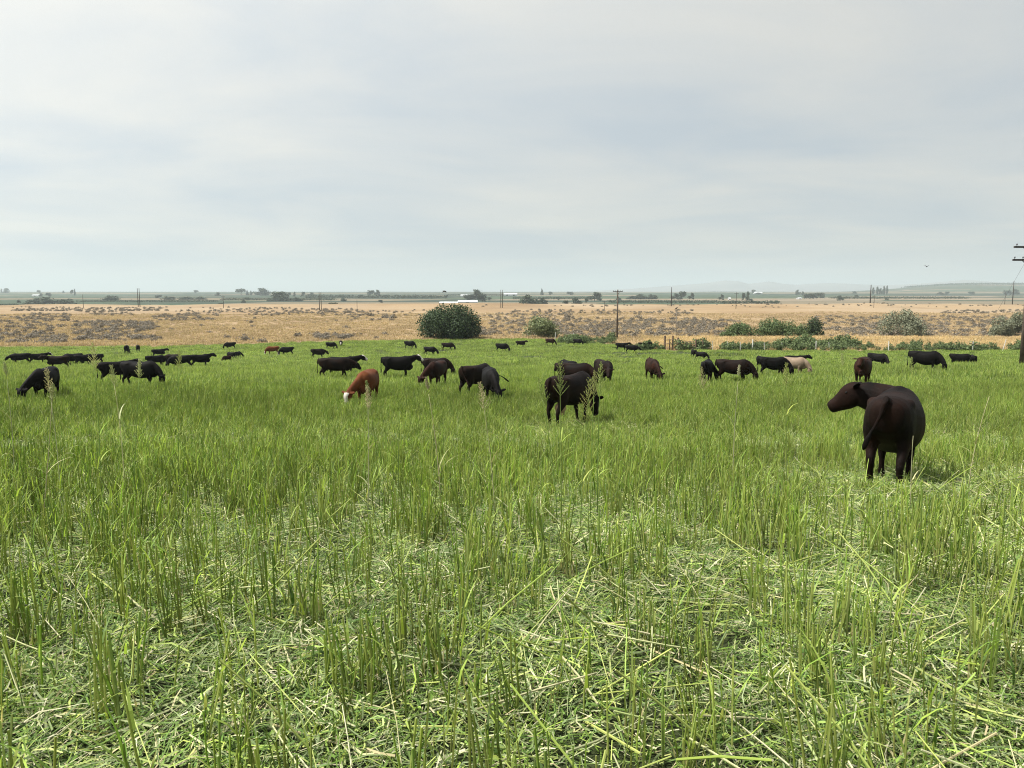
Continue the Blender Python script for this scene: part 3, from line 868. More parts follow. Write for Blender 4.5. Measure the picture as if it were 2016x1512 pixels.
for a in [
    # u, D, heading, pose, hide, label, size
    (92, 28, 250, 'gr', M_black, 'black cow grazing at far left behind crossed pale seed stalks'),
    (229, 39, 14, 's0', M_black, 'black cow with its rump to the left, left one of the dark pair at left', .96),
    (277, 36, -26, 'g2', M_black, 'black cow grazing to the right, right one of the dark pair at left'),
    (118, 64, 172, 'sl', M_dark, 'brownish cow with raised head looking left above the leftmost large cow', 1.0),
    (42, 78, 178, 'fw', M_black, 'black cow facing left at the left edge of the picture', .95),
    (75, 79, 5, 'fs', M_blackwhite, 'black cow with pale face looking right at the left edge', .95),
    (145, 76, 185, 'fg', M_black, 'black cow sunk in grass, leftmost of three low backs at left', .95),
    (165, 74, 10, 'fw', M_black, 'black cow sunk in grass, middle of three low backs at left', .95),
    (187, 77, 170, 'fg', M_black, 'black cow sunk in grass, rightmost of three low backs at left', .95),
    (249, 108, 84, 'fg', M_black, 'small black cow seen end on beyond the dark pair, left of two', 1.02),
    (271, 113, 95, 'fw', M_black, 'small black cow seen end on beyond the dark pair, right of two', .9),
    (312, 98, 8, 'fs', M_black, 'black cow facing right, low in the far grass right of the dark pair', .9),
    (308, 70, 12, 'fg', M_black, 'black cow half hidden in grass just right of the dark pair', .92),
    (341, 80, 165, 'fw', M_dark, 'brownish cow behind the black row left of centre', .85),
    (359, 66, 182, 'fg', M_black, 'black cow grazing to the left in the row left of centre', 1.0),
    (396, 69, 5, 'fs', M_black, 'black cow at the right end of the row left of centre', .98),
    (453, 121, 185, 'fg', M_black, 'small black cow grazing to the left at the far field edge', .95),
    (455, 94, 130, 'fr', M_black, 'black cow seen from behind above the small red calf', .78),
    (447, 86, 215, 'fg', M_redbrown, 'small reddish calf in front of two black calves', .62),
    (468, 97, 60, 'fr', M_black, 'small black calf right of the red calf', .72),
    (537, 106, 184, 'fg', M_rust, 'rust red cow grazing to the left far off', .94),
    (565, 103, 182, 'fg', M_blackwhite, 'black cow with pale face nosing behind the rust red cow', 1.0),
    (626, 95, 4, 'fw', M_dark, 'dark brown cow standing sideways left of the larger brown pair', 1.0),
    (651, 121, -12, 'fg', M_black, 'small black cow grazing to the right near a sagebrush clump', .92),
    (671, 128, 272, 'fw', M_blackwhite, 'small black cow with white muzzle facing the camera by the sagebrush', .85),
    (660, 43, 2, 'w0', M_dark, 'dark brown cow standing sideways, front one of the brown pair', 1.0),
    (676, 47, 6, 's0', M_blackwhite, 'dark cow with white forehead behind the dark brown one', 1.0),
    (724, 26.5, 256, 'gr', M_rust, 'rust brown cow with white face grazing near the centre left'),
    (783, 43, 2, 's0', M_blackwhite, 'black cow with a white face walking right, head level', 1.05),
    (806, 122, -8, 'fg', M_black, 'black cow grazing left of the big dark bush', 1.0),
    (846, 104, -22, 'fg', M_black, 'black cow grazing to the right before the big dark bush', 1.0),
    (881, 118, -10, 'fg', M_dark, 'dark brown cow grazing right under the big dark bush', 1.0),
    (858, 46, -6, 'g0', M_dark, 'dark cow whose back shows above the reddish brown one'),
    (861, 36, 248, 'gr', M_redbrown, 'reddish brown cow grazing towards the camera with head at left'),
    (938, 29.5, 48, 'gl', M_dark, 'black cow with tail swung left, left one of the centre pair'),
    (966, 27, 276, 'gt', M_black, 'black cow grazing towards the camera with tail swung right, centre pair'),
    (988, 113, -12, 'fg', M_black, 'black cow grazing to the right beyond the centre pair', 1.08),
    (1025, 126, 10, 'fs', M_dark, 'brown cow with raised head right of the big bush', .92),
    (1083, 131, -14, 'fg', M_redbrown, 'brown cow grazing below the pale green bush', .95),
    (1137, 132, -20, 'fg', M_black, 'small black cow by a white post below the power pole', .9),
    (1224, 117, -6, 'fs', M_black, 'black cow below the power pole, leftmost of three', 1.0),
    (1243, 110, -6, 'fw', M_black, 'black cow below the power pole, middle and lowest of three', 1.0),
    (1267, 119, 4, 'fs', M_black, 'black cow facing the gate, rightmost of three', 1.0),
    (1130, 35, -14, 'g2', M_dark, 'dark brown cow whose back shows above the one with the udder'),
    (1118, 40, 118, 'w0', M_black, 'black cow with a raised tail behind the dark brown back', .98),
    (1188, 37, 292, 'wr', M_dark, 'dark cow facing the camera with its ear held out to the right', 1.0),
    (1284, 40, 283, 'gt', M_redbrown, 'dark red brown cow facing the camera, alone below the gate'),
    (1366, 98, 110, 'fr', M_black, 'small black cow, left of two behind the black cow at right', .85),
    (1380, 92, -30, 'fg', M_black, 'small black cow, right of two behind the black cow at right', .8),
    (1391, 38, 84, 'gr', M_black, 'black cow seen from behind beside the long brown cow'),
    (1443, 38.5, -4, 'g0', M_dark, 'long dark brown cow grazing to the right, right of centre', 1.04),
    (1497, 70, 120, 'fr', M_black, 'small black cow behind the dark cow next to the cream one', .85),
    (1521, 46, 12, 'g2', M_black, 'black cow with its head hidden by the cream cow'),
    (1560, 48.5, -14, 'g0', M_cream, 'cream cow grazing to the right beside a black cow'),
    (1564, 66, 8, 's0', M_black, 'black cow whose back shows above the cream cow', .95),
    (1551, 58, 4, 'g0', M_cream, 'second cream cow, only its back shows behind the first', .9),
    (1697, 36, 264, 's0', M_redbrown, 'brown cow facing the camera, above the nearest cow', 1.12),
    (1726, 70, -28, 'fr', M_black, 'black cow grazing right beside the brown cow above the nearest cow', 1.05),
    (1818, 44, -6, 'g2', M_black, 'black cow grazing sideways at right, behind tall grass'),
    (1888, 66, 10, 'fg', M_black, 'black cow nearly hidden in grass at right, left one of two', 1.0),
    (1912, 66, 100, 'fw', M_black, 'black cow nearly hidden in grass at right, right one of two', .9),
]:
    a = list(a)
    if a[3] == 'fg': a[3] = random.choice(('fg', 'f2', 'f3'))
    cow(*a)

# ------------------------------------------------------------------ bushes, trees
m_bark = simple_mat('bark', (.07, .055, .04), (.14, .11, .08), 5)
def crown_mat(name, dark, light, trans=.2, var=.12):
    m, t, o = new_mat(name)
    a = N(t, 'ShaderNodeVertexColor', layer_name='col').outputs[0]
    f = N(t, 'ShaderNodeSeparateColor', {0: a}).outputs[0]
    c = ramp(t, f, [(0, dark), (1, light)])
    oi = N(t, 'ShaderNodeObjectInfo').outputs['Random']
    vm = N(t, 'ShaderNodeMapRange', {'Value': oi, 'To Min': 1 - var, 'To Max': 1 + var}).outputs[0]
    c = N(t, 'ShaderNodeVectorMath', {0: c, 'Scale': vm}, operation='SCALE').outputs[0]
    p = bsdf(t, None, c, .6, .2)
    tr = N(t, 'ShaderNodeBsdfTranslucent'); t.links.new(c, tr.inputs[0])
    mx = N(t, 'ShaderNodeMixShader', {0: trans})
    t.links.new(p.outputs[0], mx.inputs[1]); t.links.new(tr.outputs[0], mx.inputs[2]); t.links.new(mx.outputs[0], o.inputs[0])
    return m
M_dkbush = crown_mat('dark_bush_leaves', (.018, .032, .013), (.066, .098, .038))
M_willow = crown_mat('willow_leaves', (.045, .075, .024), (.13, .175, .065))
M_olive = crown_mat('olive_leaves', (.10, .115, .07), (.25, .26, .17))
M_palebush = crown_mat('pale_bush_leaves', (.10, .13, .05), (.25, .28, .13))
M_fartree = crown_mat('far_tree_leaves', (.022, .034, .018), (.055, .075, .035))
M_sage = crown_mat('sagebrush_leaves', (.12, .102, .075), (.285, .25, .19))
M_weed = crown_mat('weed_leaves', (.055, .085, .03), (.16, .205, .08))

def crown(lobes, n, leaf, rng, shell=.55, up=.25, aspect=1.6):
    """leaf faces spread through the volume of several lobes: (cx, cy, cz, rx, ry, rz)"""
    L = np.array(lobes, float)
    vol = (L[:, 3] * L[:, 4] * L[:, 5]) ** .8
    k = rng.choice(len(L), n, p=vol / vol.sum())
    d = rng.normal(size=(n, 3)); d /= np.linalg.norm(d, axis=1)[:, None]
    r = shell + (1 - shell) * rng.uniform(0, 1, n) ** .6
    r = r * (1 + np.abs(rng.normal(0, .17, n)) * np.where(rng.uniform(0, 1, n) < .4, 1, -.4))
    c = L[k, :3] + d * r[:, None] * L[k, 3:]
    keep = c[:, 2] > 0.02
    c = c[keep]; d = d[keep]; n = len(c)
    nrm = d + rng.normal(0, .7, (n, 3)); nrm[:, 2] += up; nrm /= np.linalg.norm(nrm, axis=1)[:, None]
    a = np.cross(nrm, rng.normal(size=(n, 3))); a /= np.linalg.norm(a, axis=1)[:, None]
    b = np.cross(nrm, a)
    s = leaf * rng.uniform(.6, 1.4, n)
    V = np.empty((n, 4, 3)); sa = (a * (s * aspect / 2)[:, None]); sb = b * (s / 2)[:, None]
    V[:, 0] = c - sa; V[:, 1] = c + sb * .9 - sa * .1; V[:, 2] = c + sa; V[:, 3] = c - sb * .9 + sa * .1
    col = np.repeat(np.clip(rng.normal(.5, .22, n), 0, 1), 4)
    me = bpy.data.meshes.new('crown')
    me.vertices.add(n * 4); me.vertices.foreach_set('co', V.astype(np.float32).ravel())
    me.loops.add(n * 4); me.loops.foreach_set('vertex_index', np.arange(n * 4, dtype=np.int32))
    me.polygons.add(n); me.polygons.foreach_set('loop_start', np.arange(0, n * 4, 4, dtype=np.int32))
    at_ = me.color_attributes.new('col', 'FLOAT_COLOR', 'POINT')
    cc = np.ones((n * 4, 4), dtype=np.float32); cc[:, :3] = col[:, None]
    at_.data.foreach_set('color', cc.ravel())
    me.update(calc_edges=True)
    return me
def lobes_dome(w, h, n, rng, base=.0, rl=.34, flat=1.0):
    """lobes that fill a dome of width w and height h"""
    out = []
    for i in range(n):
        a = rng.uniform(0, 6.28); q = math.sqrt(rng.uniform(0, 1)) * .68
        top = h * math.sqrt(max(0.05, 1 - (q * 1.05) ** 2))
        r = rl * min(w * .5, h) * rng.uniform(.75, 1.25)
        z = base + (rng.uniform(.0, 1.0) ** .75) * max(top - r - base, .1) + r * .3
        out.append((math.cos(a) * q * w * .5, math.sin(a) * q * w * .5, z, r * 1.15, r * 1.15, r * flat))
    return out
def limbs_mesh(h, w, rng, n=5, r=.12, fork=.25):
    mb = MB()
    mb.tube([(0, 0, -.15), (0.02 * h, 0, h * fork * .6), (0.0, .02 * h, h * fork)], [r * 1.3, r, r * .9], 7)
    for i in range(n):
        a = rng.uniform(0, 6.28); q = rng.uniform(.25, .62)
        e = (math.cos(a) * w * .5 * q, math.sin(a) * w * .5 * q, h * rng.uniform(.55, .85))
        m_ = (e[0] * .45, e[1] * .45, h * (fork + .22))
        mb.tube([(0, 0.01 * h, h * fork * .85), m_, e], [r * .6, r * .4, r * .12], 5)
    return mb
RT = np.random.default_rng(5)
def plant(name, u, D, w, h, mat, label, cat, lobes=14, leaves=3500, leaf=.22, group=None, base=.0, rl=.34, flat=1.0, depth=None, du=0, extra=None, shell=.55, up=.25, sink=0.0):
    p = at(u, D); p.z -= sink
    root = empty(name, p)
    tag(root, label, cat, group)
    lb = lobes_dome(w, h, lobes, RT, base, rl, flat)
    if extra: lb += extra
    me = crown(lb, leaves, leaf, RT, shell, up); me.materials.append(mat)
    obj('crown', me, root)
    obj('trunk', limbs_mesh(h, w, RT, r=max(.05, .018 * h)).mesh('trunk', [m_bark], True), root)
    return root
plant('bush', 885, 152, 13.0, 7.1, M_dkbush, 'large dark green rounded bush at the far edge of the pasture', 'bush', 34, 20000, .25, base=.2, rl=.27,
      extra=[(-4.6, 0, 1.6, 1.9, 2, 1.6), (4.4, 0, 1.7, 2.0, 2, 1.7), (-3.0, .5, 3.9, 1.8, 2, 1.7), (2.9, -.4, 3.8, 1.7, 2, 1.8), (-1.2, 0, 5.6, 1.5, 1.6, 1.3), (1.0, .3, 5.8, 1.5, 1.6, 1.2), (5.3, 0, 3.2, 1.1, 1.3, 1.3), (0, -1.5, 2.5, 3.5, 2, 2.4)])
plant('bush', 1066, 156, 9.0, 4.4, M_palebush, 'pale olive green loose bush right of the big dark bush', 'bush', 20, 3600, .26, rl=.28, shell=.2,
      extra=[(-.8, 0, 3.6, 1.0, 1, .9), (.6, 0, 3.0, 1.3, 1.3, 1.2), (-2.6, 0, .8, 1.5, 1.3, .9), (2.6, 0, .8, 1.5, 1.3, .9), (0, -.5, .8, 2.2, 1.3, .9), (-1.6, 0, 2.0, 1.4, 1.2, 1.1), (1.9, 0, 1.9, 1.4, 1.2, 1.0)])
plant('bush', 1458, 160, 8.0, 3.0, M_willow, 'green bush at the left end of the thicket above the gate', 'bush', 14, 2600, .22, rl=.36)
plant('bush', 1512, 161, 9.0, 4.2, M_willow, 'tallest green bush in the middle of the thicket above the gate', 'bush', 16, 3600, .22, rl=.34)
plant('bush', 1555, 159, 8.5, 3.3, M_willow, 'rounded green bush right of the thicket middle', 'bush', 14, 2800, .22, rl=.36)
plant('bush', 1597, 162, 6.2, 4.2, M_dkbush, 'darker upright bush at the right end of the thicket', 'bush', 14, 3600, .22, rl=.34, extra=[(-1.4, 0, .7, 1.4, 1.2, .9), (1.4, 0, .7, 1.4, 1.2, .9), (0, -.6, .9, 1.8, 1.2, 1.0)])
plant('bush', 1434, 157, 3.6, 1.4, M_willow, 'low green shrub at the left foot of the thicket', 'bush', 8, 900, .2, rl=.45)
plant('bush', 1776, 160, 10.2, 6.0, M_olive, 'grey green feathery bush standing alone in the sagebrush', 'bush', 22, 6000, .22, rl=.28, shell=.35,
      extra=[(.6, 0, 4.9, 1.2, 1.2, 1.0), (-2.2, 0, 4.2, 1.1, 1.1, 1.0), (2.6, 0, 2.6, 1.6, 1.6, 1.3), (-3.4, 0, 2.0, 1.5, 1.5, 1.4)])
plant('bush', 1966, 160, 6.6, 4.3, M_olive, 'grey green bush by the utility pole, lower left one', 'bush', 14, 3200, .22, rl=.32, shell=.35)
plant('bush', 1999, 162, 6.0, 5.4, M_olive, 'grey green bush by the utility pole, taller right one', 'bush', 14, 3200, .22, rl=.32, shell=.35)

# weeds along the fence: one mass
weed_src = []
for k in range(4):
    q = crown(lobes_dome(2.4, 1.4, 9, RT, 0, .34), 420, .15, RT, .15, .2); q.materials.append(M_weed); weed_src.append(q)
W_ = []
for (u0, u1, d0, d1, n) in ((1100, 1205, 136, 146, 70), (1240, 1300, 117, 121, 16), (1335, 1385, 119, 121, 14), (1430, 1500, 118, 123, 60), (1490, 1690, 118, 128, 190), (1690, 1790, 117, 122, 22), (1790, 2060, 116, 122, 80), (1100, 1130, 140, 146, 10)):
    for _ in range(n):
        d = U(d0, d1); u = U(u0, u1); x = xat(u, d)
        W_.append((x, d))
W_ = np.array(W_); n = len(W_)
scatter('fence_line_weeds', onto(W_), tilt_rot(W_, .05), s3(n, .25, 1.25) * (.25 + 1.3 * fbm(W_[:, 0] / 4.0, W_[:, 1] / 4.0, 71))[:, None], RNG.integers(0, 4, n), weed_src, 'dark green weeds massed along the fence line', 'weeds')

# ------------------------------------------------------------------ sagebrush
sage_src = []
for k in range(6):
    q = crown(lobes_dome(1.5, .85, 7, RT, 0, .5), 150, .17, RT, .35, .35); q.materials.append(M_sage); sage_src.append(q)
SP = []
def sage_patch(u0, u1, v0, v1, n, seed=1, th=.45):
    d0, d1 = dist_of((u0 + u1) / 2, v1, 135, 520), dist_of((u0 + u1) / 2, v0, 135, 520)
    k = 0; tries = 0
    while k < n and tries < n * 12:
        tries += 1
        d = d0 * (d1 / d0) ** U(0, 1); u = U(u0, u1); x = xat(u, d)
        if U(0, 1) < .25: k += 1; continue
        e = min((u - u0) / (u1 - u0), (u1 - u) / (u1 - u0)) * 4
        if float(fbm(np.array([x / 9.0]), np.array([d / 14.0]), seed)[0]) + .22 * min(1, e) - .1 > th:
            SP.append((x, d)); k += 1
for (u0, u1, v0, v1, n, th) in ((-40, 130, 622, 682, 330, .47), (140, 312, 634, 672, 420, .38), (60, 140, 618, 632, 90, .42), (20, 330, 606, 614, 330, .45), (320, 760, 606, 622, 420, .48), (170, 260, 613, 622, 60, .42),
                                (610, 700, 659, 669, 60, .35), (300, 420, 622, 632, 90, .47), (640, 860, 612, 632, 120, .52), (950, 1420, 611, 620, 260, .48), (940, 1120, 620, 662, 300, .42), (1080, 1430, 628, 664, 760, .36),
                                (1600, 2060, 622, 664, 900, .38), (1280, 1460, 630, 650, 140, .42), (1850, 2040, 612, 618, 90, .42), (950, 2016, 600, 606, 160, .55), (0, 900, 628, 672, 60, .3)):
    sage_patch(u0, u1, v0, v1, n, int(u0) + 50, th)
SP = np.array(SP); n = len(SP)
sc = s3(n, .6, 1.35); sc[:, 2] *= .9
scatter('sagebrush', onto(SP, -.03), tilt_rot(SP, .05), sc, RNG.integers(0, 6, n), sage_src, 'grey sagebrush thickets over the dry rangeland', 'sagebrush')
q0 = bpy.data.objects
for i, (u, v, s_, lab) in enumerate(((585, 664, 1.5, 'low grey shrub left of the sagebrush clump behind the pasture'), (481, 672, 1.7, 'greenish shrub at the pasture edge above the small black cow at left'), (515, 674, 1.3, 'small grey shrub on the pasture edge right of the greenish one'),
                                     (757, 660, 1.2, 'lone small shrub on the tan slope left of the big bush'), (775, 628, 2.4, 'brown shrub on the upper tan slope left of the big bush'), (727, 622, 2.0, 'small brown shrub higher on the tan slope'),
                                     (147, 660, 1.2, 'single shrub left of the big sagebrush patch'), (1331, 622, 1.8, 'dark shrub beyond the leaning bird post'), (1255, 626, 2.0, 'dark lone shrub right of the crossarm pole'), (1120, 628, 2.6, 'brown shrub on the slope left of the crossarm pole'), (1600, 674, 1.2, 'low shrub in the golden strip right of the thicket'), (1550, 672, .9, 'tiny shrub in the golden strip below the thicket'))):
    d = dist_of(u, v, 128, 520); p = at(u, d)
    o = obj('shrub', sage_src[i % 6], None, p, U(0, 6.28)); o.scale = (s_, s_, s_ * .85)
    tag(o, lab, 'shrub', 'lone shrubs on the rangeland')

# ------------------------------------------------------------------ far trees
def tree_protos():
    P = {}
    P['round'] = (crown(lobes_dome(1.0, 1.0, 12, RT, .12, .34), 420, .10, RT, .45), limbs_mesh(1, .8, RT, 3, .03))
    P['round2'] = (crown(lobes_dome(1.0, .9, 9, RT, .15, .42), 380, .11, RT, .45), limbs_mesh(1, .8, RT, 3, .03))
    P['flat'] = (crown([(-.25, 0, .66, .26, .3, .22), (.22, .1, .70, .28, .3, .22), (0, -.1, .76, .3, .3, .2), (.1, .2, .6, .3, .3, .2)], 360, .10, RT, .4), limbs_mesh(1, .8, RT, 4, .03, .35))
    P['cone'] = (crown([(0, 0, .12 + i * .13, .36 * (1 - i * .13), .36 * (1 - i * .13), .11) for i in range(7)], 380, .09, RT, .4), limbs_mesh(1, .2, RT, 2, .03))
    P['poplar'] = (crown([(RT.normal(0, .03), RT.normal(0, .03), .12 + i * .12, .32 * math.sin(.5 + i * .33), .32 * math.sin(.5 + i * .33), .12) for i in range(8)], 360, .09, RT, .4), limbs_mesh(1, .2, RT, 2, .03))
    P['mass'] = (crown(lobes_dome(1.0, .8, 16, RT, .0, .26) + [(-.3, 0, .18, .2, .2, .18), (.3, 0, .2, .2, .2, .2), (0, 0, .2, .3, .2, .2)], 620, .085, RT, .4), limbs_mesh(.8, .8, RT, 4, .03))
    for c_, t_ in P.values(): c_.materials.append(M_fartree)
    return {k: (c_, t_.mesh('trunk', [m_bark])) for k, (c_, t_) in P.items()}
TP = tree_protos()
def far_tree(u, vt, vb, w, kind, label, group=None, D=None):
    D = D or dist_of(u, vb, 620, 6500)
    x = (u - CX) / F_PX * (D * CT + 8 * ST); z = ztp(x, D)
    vbase = proj(x, D, z)[1]
    h = max(vbase - vt, 3) * D / F_PX; ww = w * D / F_PX * 1.2; h *= 1.12
    root = empty('tree', (x, D, z - .02 * h))
    root.scale = (ww, ww, h); root.rotation_euler = (0, 0, U(0, 6.28))
    tag(root, label, 'tree', group)
    obj('crown', TP[kind][0], root); obj('trunk', TP[kind][1], root)
    return root
g1 = 'hazy trees along the left horizon'; g2 = 'row of small round trees by the farm grove'; g3 = 'hazy trees across the middle distance'; g4 = 'trees of the right farm row'
for a in [
    (13, 568, 577, 15, 'round', 'round tree on the skyline at the far left edge', g1), (3, 569, 577, 4, 'poplar', 'thin tree beside the round one at the far left edge', g1),
    (77, 571, 577, 7, 'round2', 'small skyline tree above the left farm shed', g1), (80, 578, 584, 8, 'round', 'tree beside the left farm shed', g1), (96, 576, 584, 10, 'round2', 'tree right of the left farm shed', g1),
    (125, 572, 577, 7, 'cone', 'small pointed skyline tree left of the poplar', g1), (147.5, 570, 583, 4.5, 'poplar', 'tall narrow dark poplar on the left skyline', g1), (142, 571, 583, 6, 'flat', 'thin ragged tree beside the narrow poplar', g1),
    (90, 583, 598, 60, 'mass', 'wide hazy grove under the left farm shed', g1), (64, 588, 600, 34, 'mass', 'lower left end of the wide hazy grove', g1), (130, 586, 600, 40, 'mass', 'lower right end of the wide hazy grove', g1),
    (218, 580, 591, 32, 'mass', 'small hazy grove right of the thin pole at left', g1), (332, 582, 590, 30, 'mass', 'hazy grove right of the twin poles', g1), (368, 583, 590, 34, 'mass', 'second hazy grove right of the twin poles', g1), (395, 583, 590, 22, 'mass', 'third hazy grove right of the twin poles', g1),
    (385, 571, 577, 11, 'round2', 'small skyline tree above the third grove', g1), (428, 576, 583, 12, 'round', 'lone round tree left of the farm grove', g1),
    (475, 569, 581, 18, 'flat', 'flat topped tree at the left of the farm grove', g2), (487, 571, 581, 8, 'cone', 'left one of two pointed trees in the farm grove', g2), (494, 572, 581, 7, 'cone', 'right one of two pointed trees in the farm grove', g2),
    (514, 568, 582, 30, 'round', 'large domed tree of the farm grove', g2), (547, 573, 592, 26, 'round2', 'dense tree right of the domed one', g2), (560, 576, 593, 26, 'mass', 'thick grove below the row of round trees', g2), (540, 583, 593, 26, 'mass', 'low end of the thick grove', g2), (584, 584, 593, 22, 'mass', 'right end of the thick grove', g2),
    (561, 575, 584, 7, 'round', 'first small round tree of the row', g2), (569, 575, 584, 7, 'round2', 'second small round tree of the row', g2), (580, 575, 584, 6.5, 'round', 'third small round tree of the row', g2), (597, 574, 583, 7, 'round2', 'fourth small round tree of the row', g2), (612, 576, 583, 10, 'round', 'fifth and widest small round tree of the row', g2),
    (601, 600, 606, 14, 'mass', 'low bush left of the twin thin poles', g3), (655, 595, 606, 19, 'round2', 'domed bush right of the twin thin poles', g3), (433, 596, 604, 11, 'round2', 'dark bush beside the thin pole left of centre', g3), (676, 586, 593, 13, 'mass', 'small grove above the domed bush', g3), (296, 598, 605, 12, 'mass', 'dark bush right of the twin poles foot', g1),
    (729, 571, 582, 16, 'round2', 'left tree of the skyline clump over the orchard', g3), (742, 571, 582, 12, 'round', 'right tree of the skyline clump over the orchard', g3),
    (936, 571, 592, 27, 'round', 'large hazy tree behind the white barns', g3), (950, 578, 594, 18, 'round2', 'right shoulder tree behind the white barns', g3), (920, 580, 592, 16, 'round2', 'left shoulder tree behind the white barns', g3),
    (1040, 577, 600, 34, 'mass', 'wide hazy grove left of the conifer', g3), (1066, 584, 600, 24, 'mass', 'hazy grove below the conifer', g3), (1067, 568, 581, 9, 'cone', 'pointed conifer on the skyline', g3), (1083, 574, 581, 10, 'round2', 'small tree right of the conifer', g3),
    (1123, 574, 581, 14, 'round2', 'small domed skyline tree right of the conifer', g3), (1171, 576, 592, 24, 'round', 'round hazy tree left of the crossarm pole', g3), (1115, 591, 601, 13, 'round2', 'left of two dark bushes below the round tree', g3), (1136, 586, 601, 18, 'round', 'right of two dark bushes below the round tree', g3), (1154, 587, 596, 9, 'round2', 'small tree right of two dark bushes', g3),
    (1262, 577, 589, 28, 'mass', 'hazy grove right of the crossarm pole', g3), (1284, 578, 589, 22, 'mass', 'right end of that hazy grove', g3), (1245, 581, 589, 24, 'mass', 'left end of that hazy grove', g3), (1343, 573, 590, 15, 'round2', 'tall tree right of the thick far pole', g3), (1329, 578, 590, 14, 'round', 'tree just right of the thick far pole', g3), (1361, 577, 590, 10, 'round', 'lone round tree right of the thick far pole', g3),
    (1420, 580, 591, 9, 'round', 'tree at the left of the right hedges', g4), (1463, 576, 592, 8, 'round2', 'left of two tall trees over the right hedges', g4), (1472, 575, 592, 10, 'round', 'right of two tall trees over the right hedges', g4), (1479, 588, 593, 9, 'round2', 'pale bush between the right hedges', g4), (1483, 570, 577, 10, 'round2', 'skyline tree above the right hedges', g4),
    (1571, 571, 581, 9, 'round', 'left of two lollipop trees at right', g4), (1580, 574, 581, 6, 'round', 'right of two lollipop trees at right', g4), (1589, 577, 588, 18, 'round2', 'left tree of the dark clump at right', g4), (1602, 578, 588, 18, 'round', 'middle tree of the dark clump at right', g4), (1615, 576, 587, 20, 'round2', 'right tree of the dark clump at right', g4), (1655, 582, 592, 12, 'round', 'lone round bush right of the dark clump', g4),
    (1719, 567, 580, 8, 'poplar', 'first poplar of the tall row at right', g4), (1727, 566, 580, 8, 'poplar', 'second poplar of the tall row at right', g4), (1734, 568, 580, 7, 'round', 'third tree of the tall row at right', g4), (1740, 565, 580, 8, 'poplar', 'fourth poplar of the tall row at right', g4), (1746, 564, 580, 6, 'poplar', 'fifth and narrowest poplar of the tall row at right', g4),
    (1852, 574, 580, 14, 'mass', 'low hazy clump right of the poplar row', g4), (1864, 574, 580, 9, 'round2', 'small tree at the end of the low clump', g4), (1913, 574, 580, 12, 'round2', 'small dark domed tree near the right edge', g4), (1982, 571, 580, 14, 'round2', 'left half tree of the clump by the right edge', g4), (1997, 570, 580, 17, 'round', 'right half tree of the clump by the right edge', g4),
]: far_tree(*a)
RX = random.Random(3)
TENS = ['first', 'second', 'third', 'fourth', 'fifth', 'sixth', 'seventh', 'eighth', 'ninth', 'tenth', 'eleventh', 'twelfth', 'thirteenth', 'fourteenth', 'fifteenth', 'sixteenth', 'seventeenth', 'eighteenth', 'nineteenth', 'twentieth']
for k, u_ in enumerate(sorted(RX.uniform(10, 2010) for _ in range(20))):
    v_ = RX.choice((578, 580, 583, 587, 591, 596))
    far_tree(u_, v_ - RX.uniform(4, 8), v_, RX.uniform(6, 14), RX.choice(('round', 'round2', 'mass')), TENS[k] + ' small scattered tree of the far plain, counted from the left', 'small scattered trees of the far plain')
# orchard and hedges read as masses
def band(name, u0, u1, vb, hpx, label, cat, kind='stuff', step=3.0, thick=14, mat=M_fartree, D=None):
    D = D or dist_of((u0 + u1) / 2, vb, 620, 6500)
    h = hpx * D / F_PX; x0 = xat(u0, D); x1 = xat(u1, D)
    n = max(3, int((x1 - x0) / (h * 1.2)))
    lb = []
    for i in range(n):
        x = x0 + (x1 - x0) * (i + .5) / n
        for dy in (-thick * .3, thick * .3):
            z = ztp(x, D + dy)
            lb.append((x, D + dy, z + h * .5, (x1 - x0) / n * .75, thick * .4, h * .55 * U(.85, 1.15)))
    me_ = crown([(a - x0, b - D, c - ztp(x0, D) + .0, d, e, f) for a, b, c, d, e, f in lb], min(9000, n * 60), h * .35, RT, .4)
    me_.materials.append(mat)
    o = obj(name, me_, None, (x0, D, ztp(x0, D)))
    if kind == 'stuff': tag(o, label, cat, kind='stuff')
    else: tag(o, label, cat, 'hedges at right')
    return o
band('orchard', 600, 880, 587, 6, 'long dark orchard band below the skyline at left of centre', 'orchard', thick=60)
band('orchard', 880, 1010, 582, 2.5, 'thin dark orchard line right of the large hazy tree', 'orchard', thick=40)
band('hedge', 1421, 1474, 598, 6, 'dark clipped hedge below the right farm trees, left one', 'hedge', 'thing')
band('hedge', 1478, 1535, 598, 6, 'dark clipped hedge below the right farm trees, right one', 'hedge', 'thing')
band('tree_line', 1200, 1420, 596, 5, 'hazy low brush below the far trees in the middle', 'brush', thick=40)
band('tree_line', 160, 430, 594, 3, 'hazy low brush along the far left fields', 'brush', thick=40)
band('tree_line', -20, 110, 602, 4, 'low hazy brush behind the rangeland crest at far left', 'brush', thick=30)
band('tree_line', 440, 660, 591, 4, 'hazy brush band under the farm grove', 'brush', thick=40)
band('tree_line', 1010, 1180, 589, 4.5, 'hazy brush band under the conifer', 'brush', thick=40)
band('tree_line', 1640, 1900, 588, 4, 'hazy brush band right of the dark tree clump', 'brush', thick=40)
band('tree_line', 1780, 2040, 566, 3.5, 'dark tree line along the rising far field at right', 'brush', thick=90, D=5200)

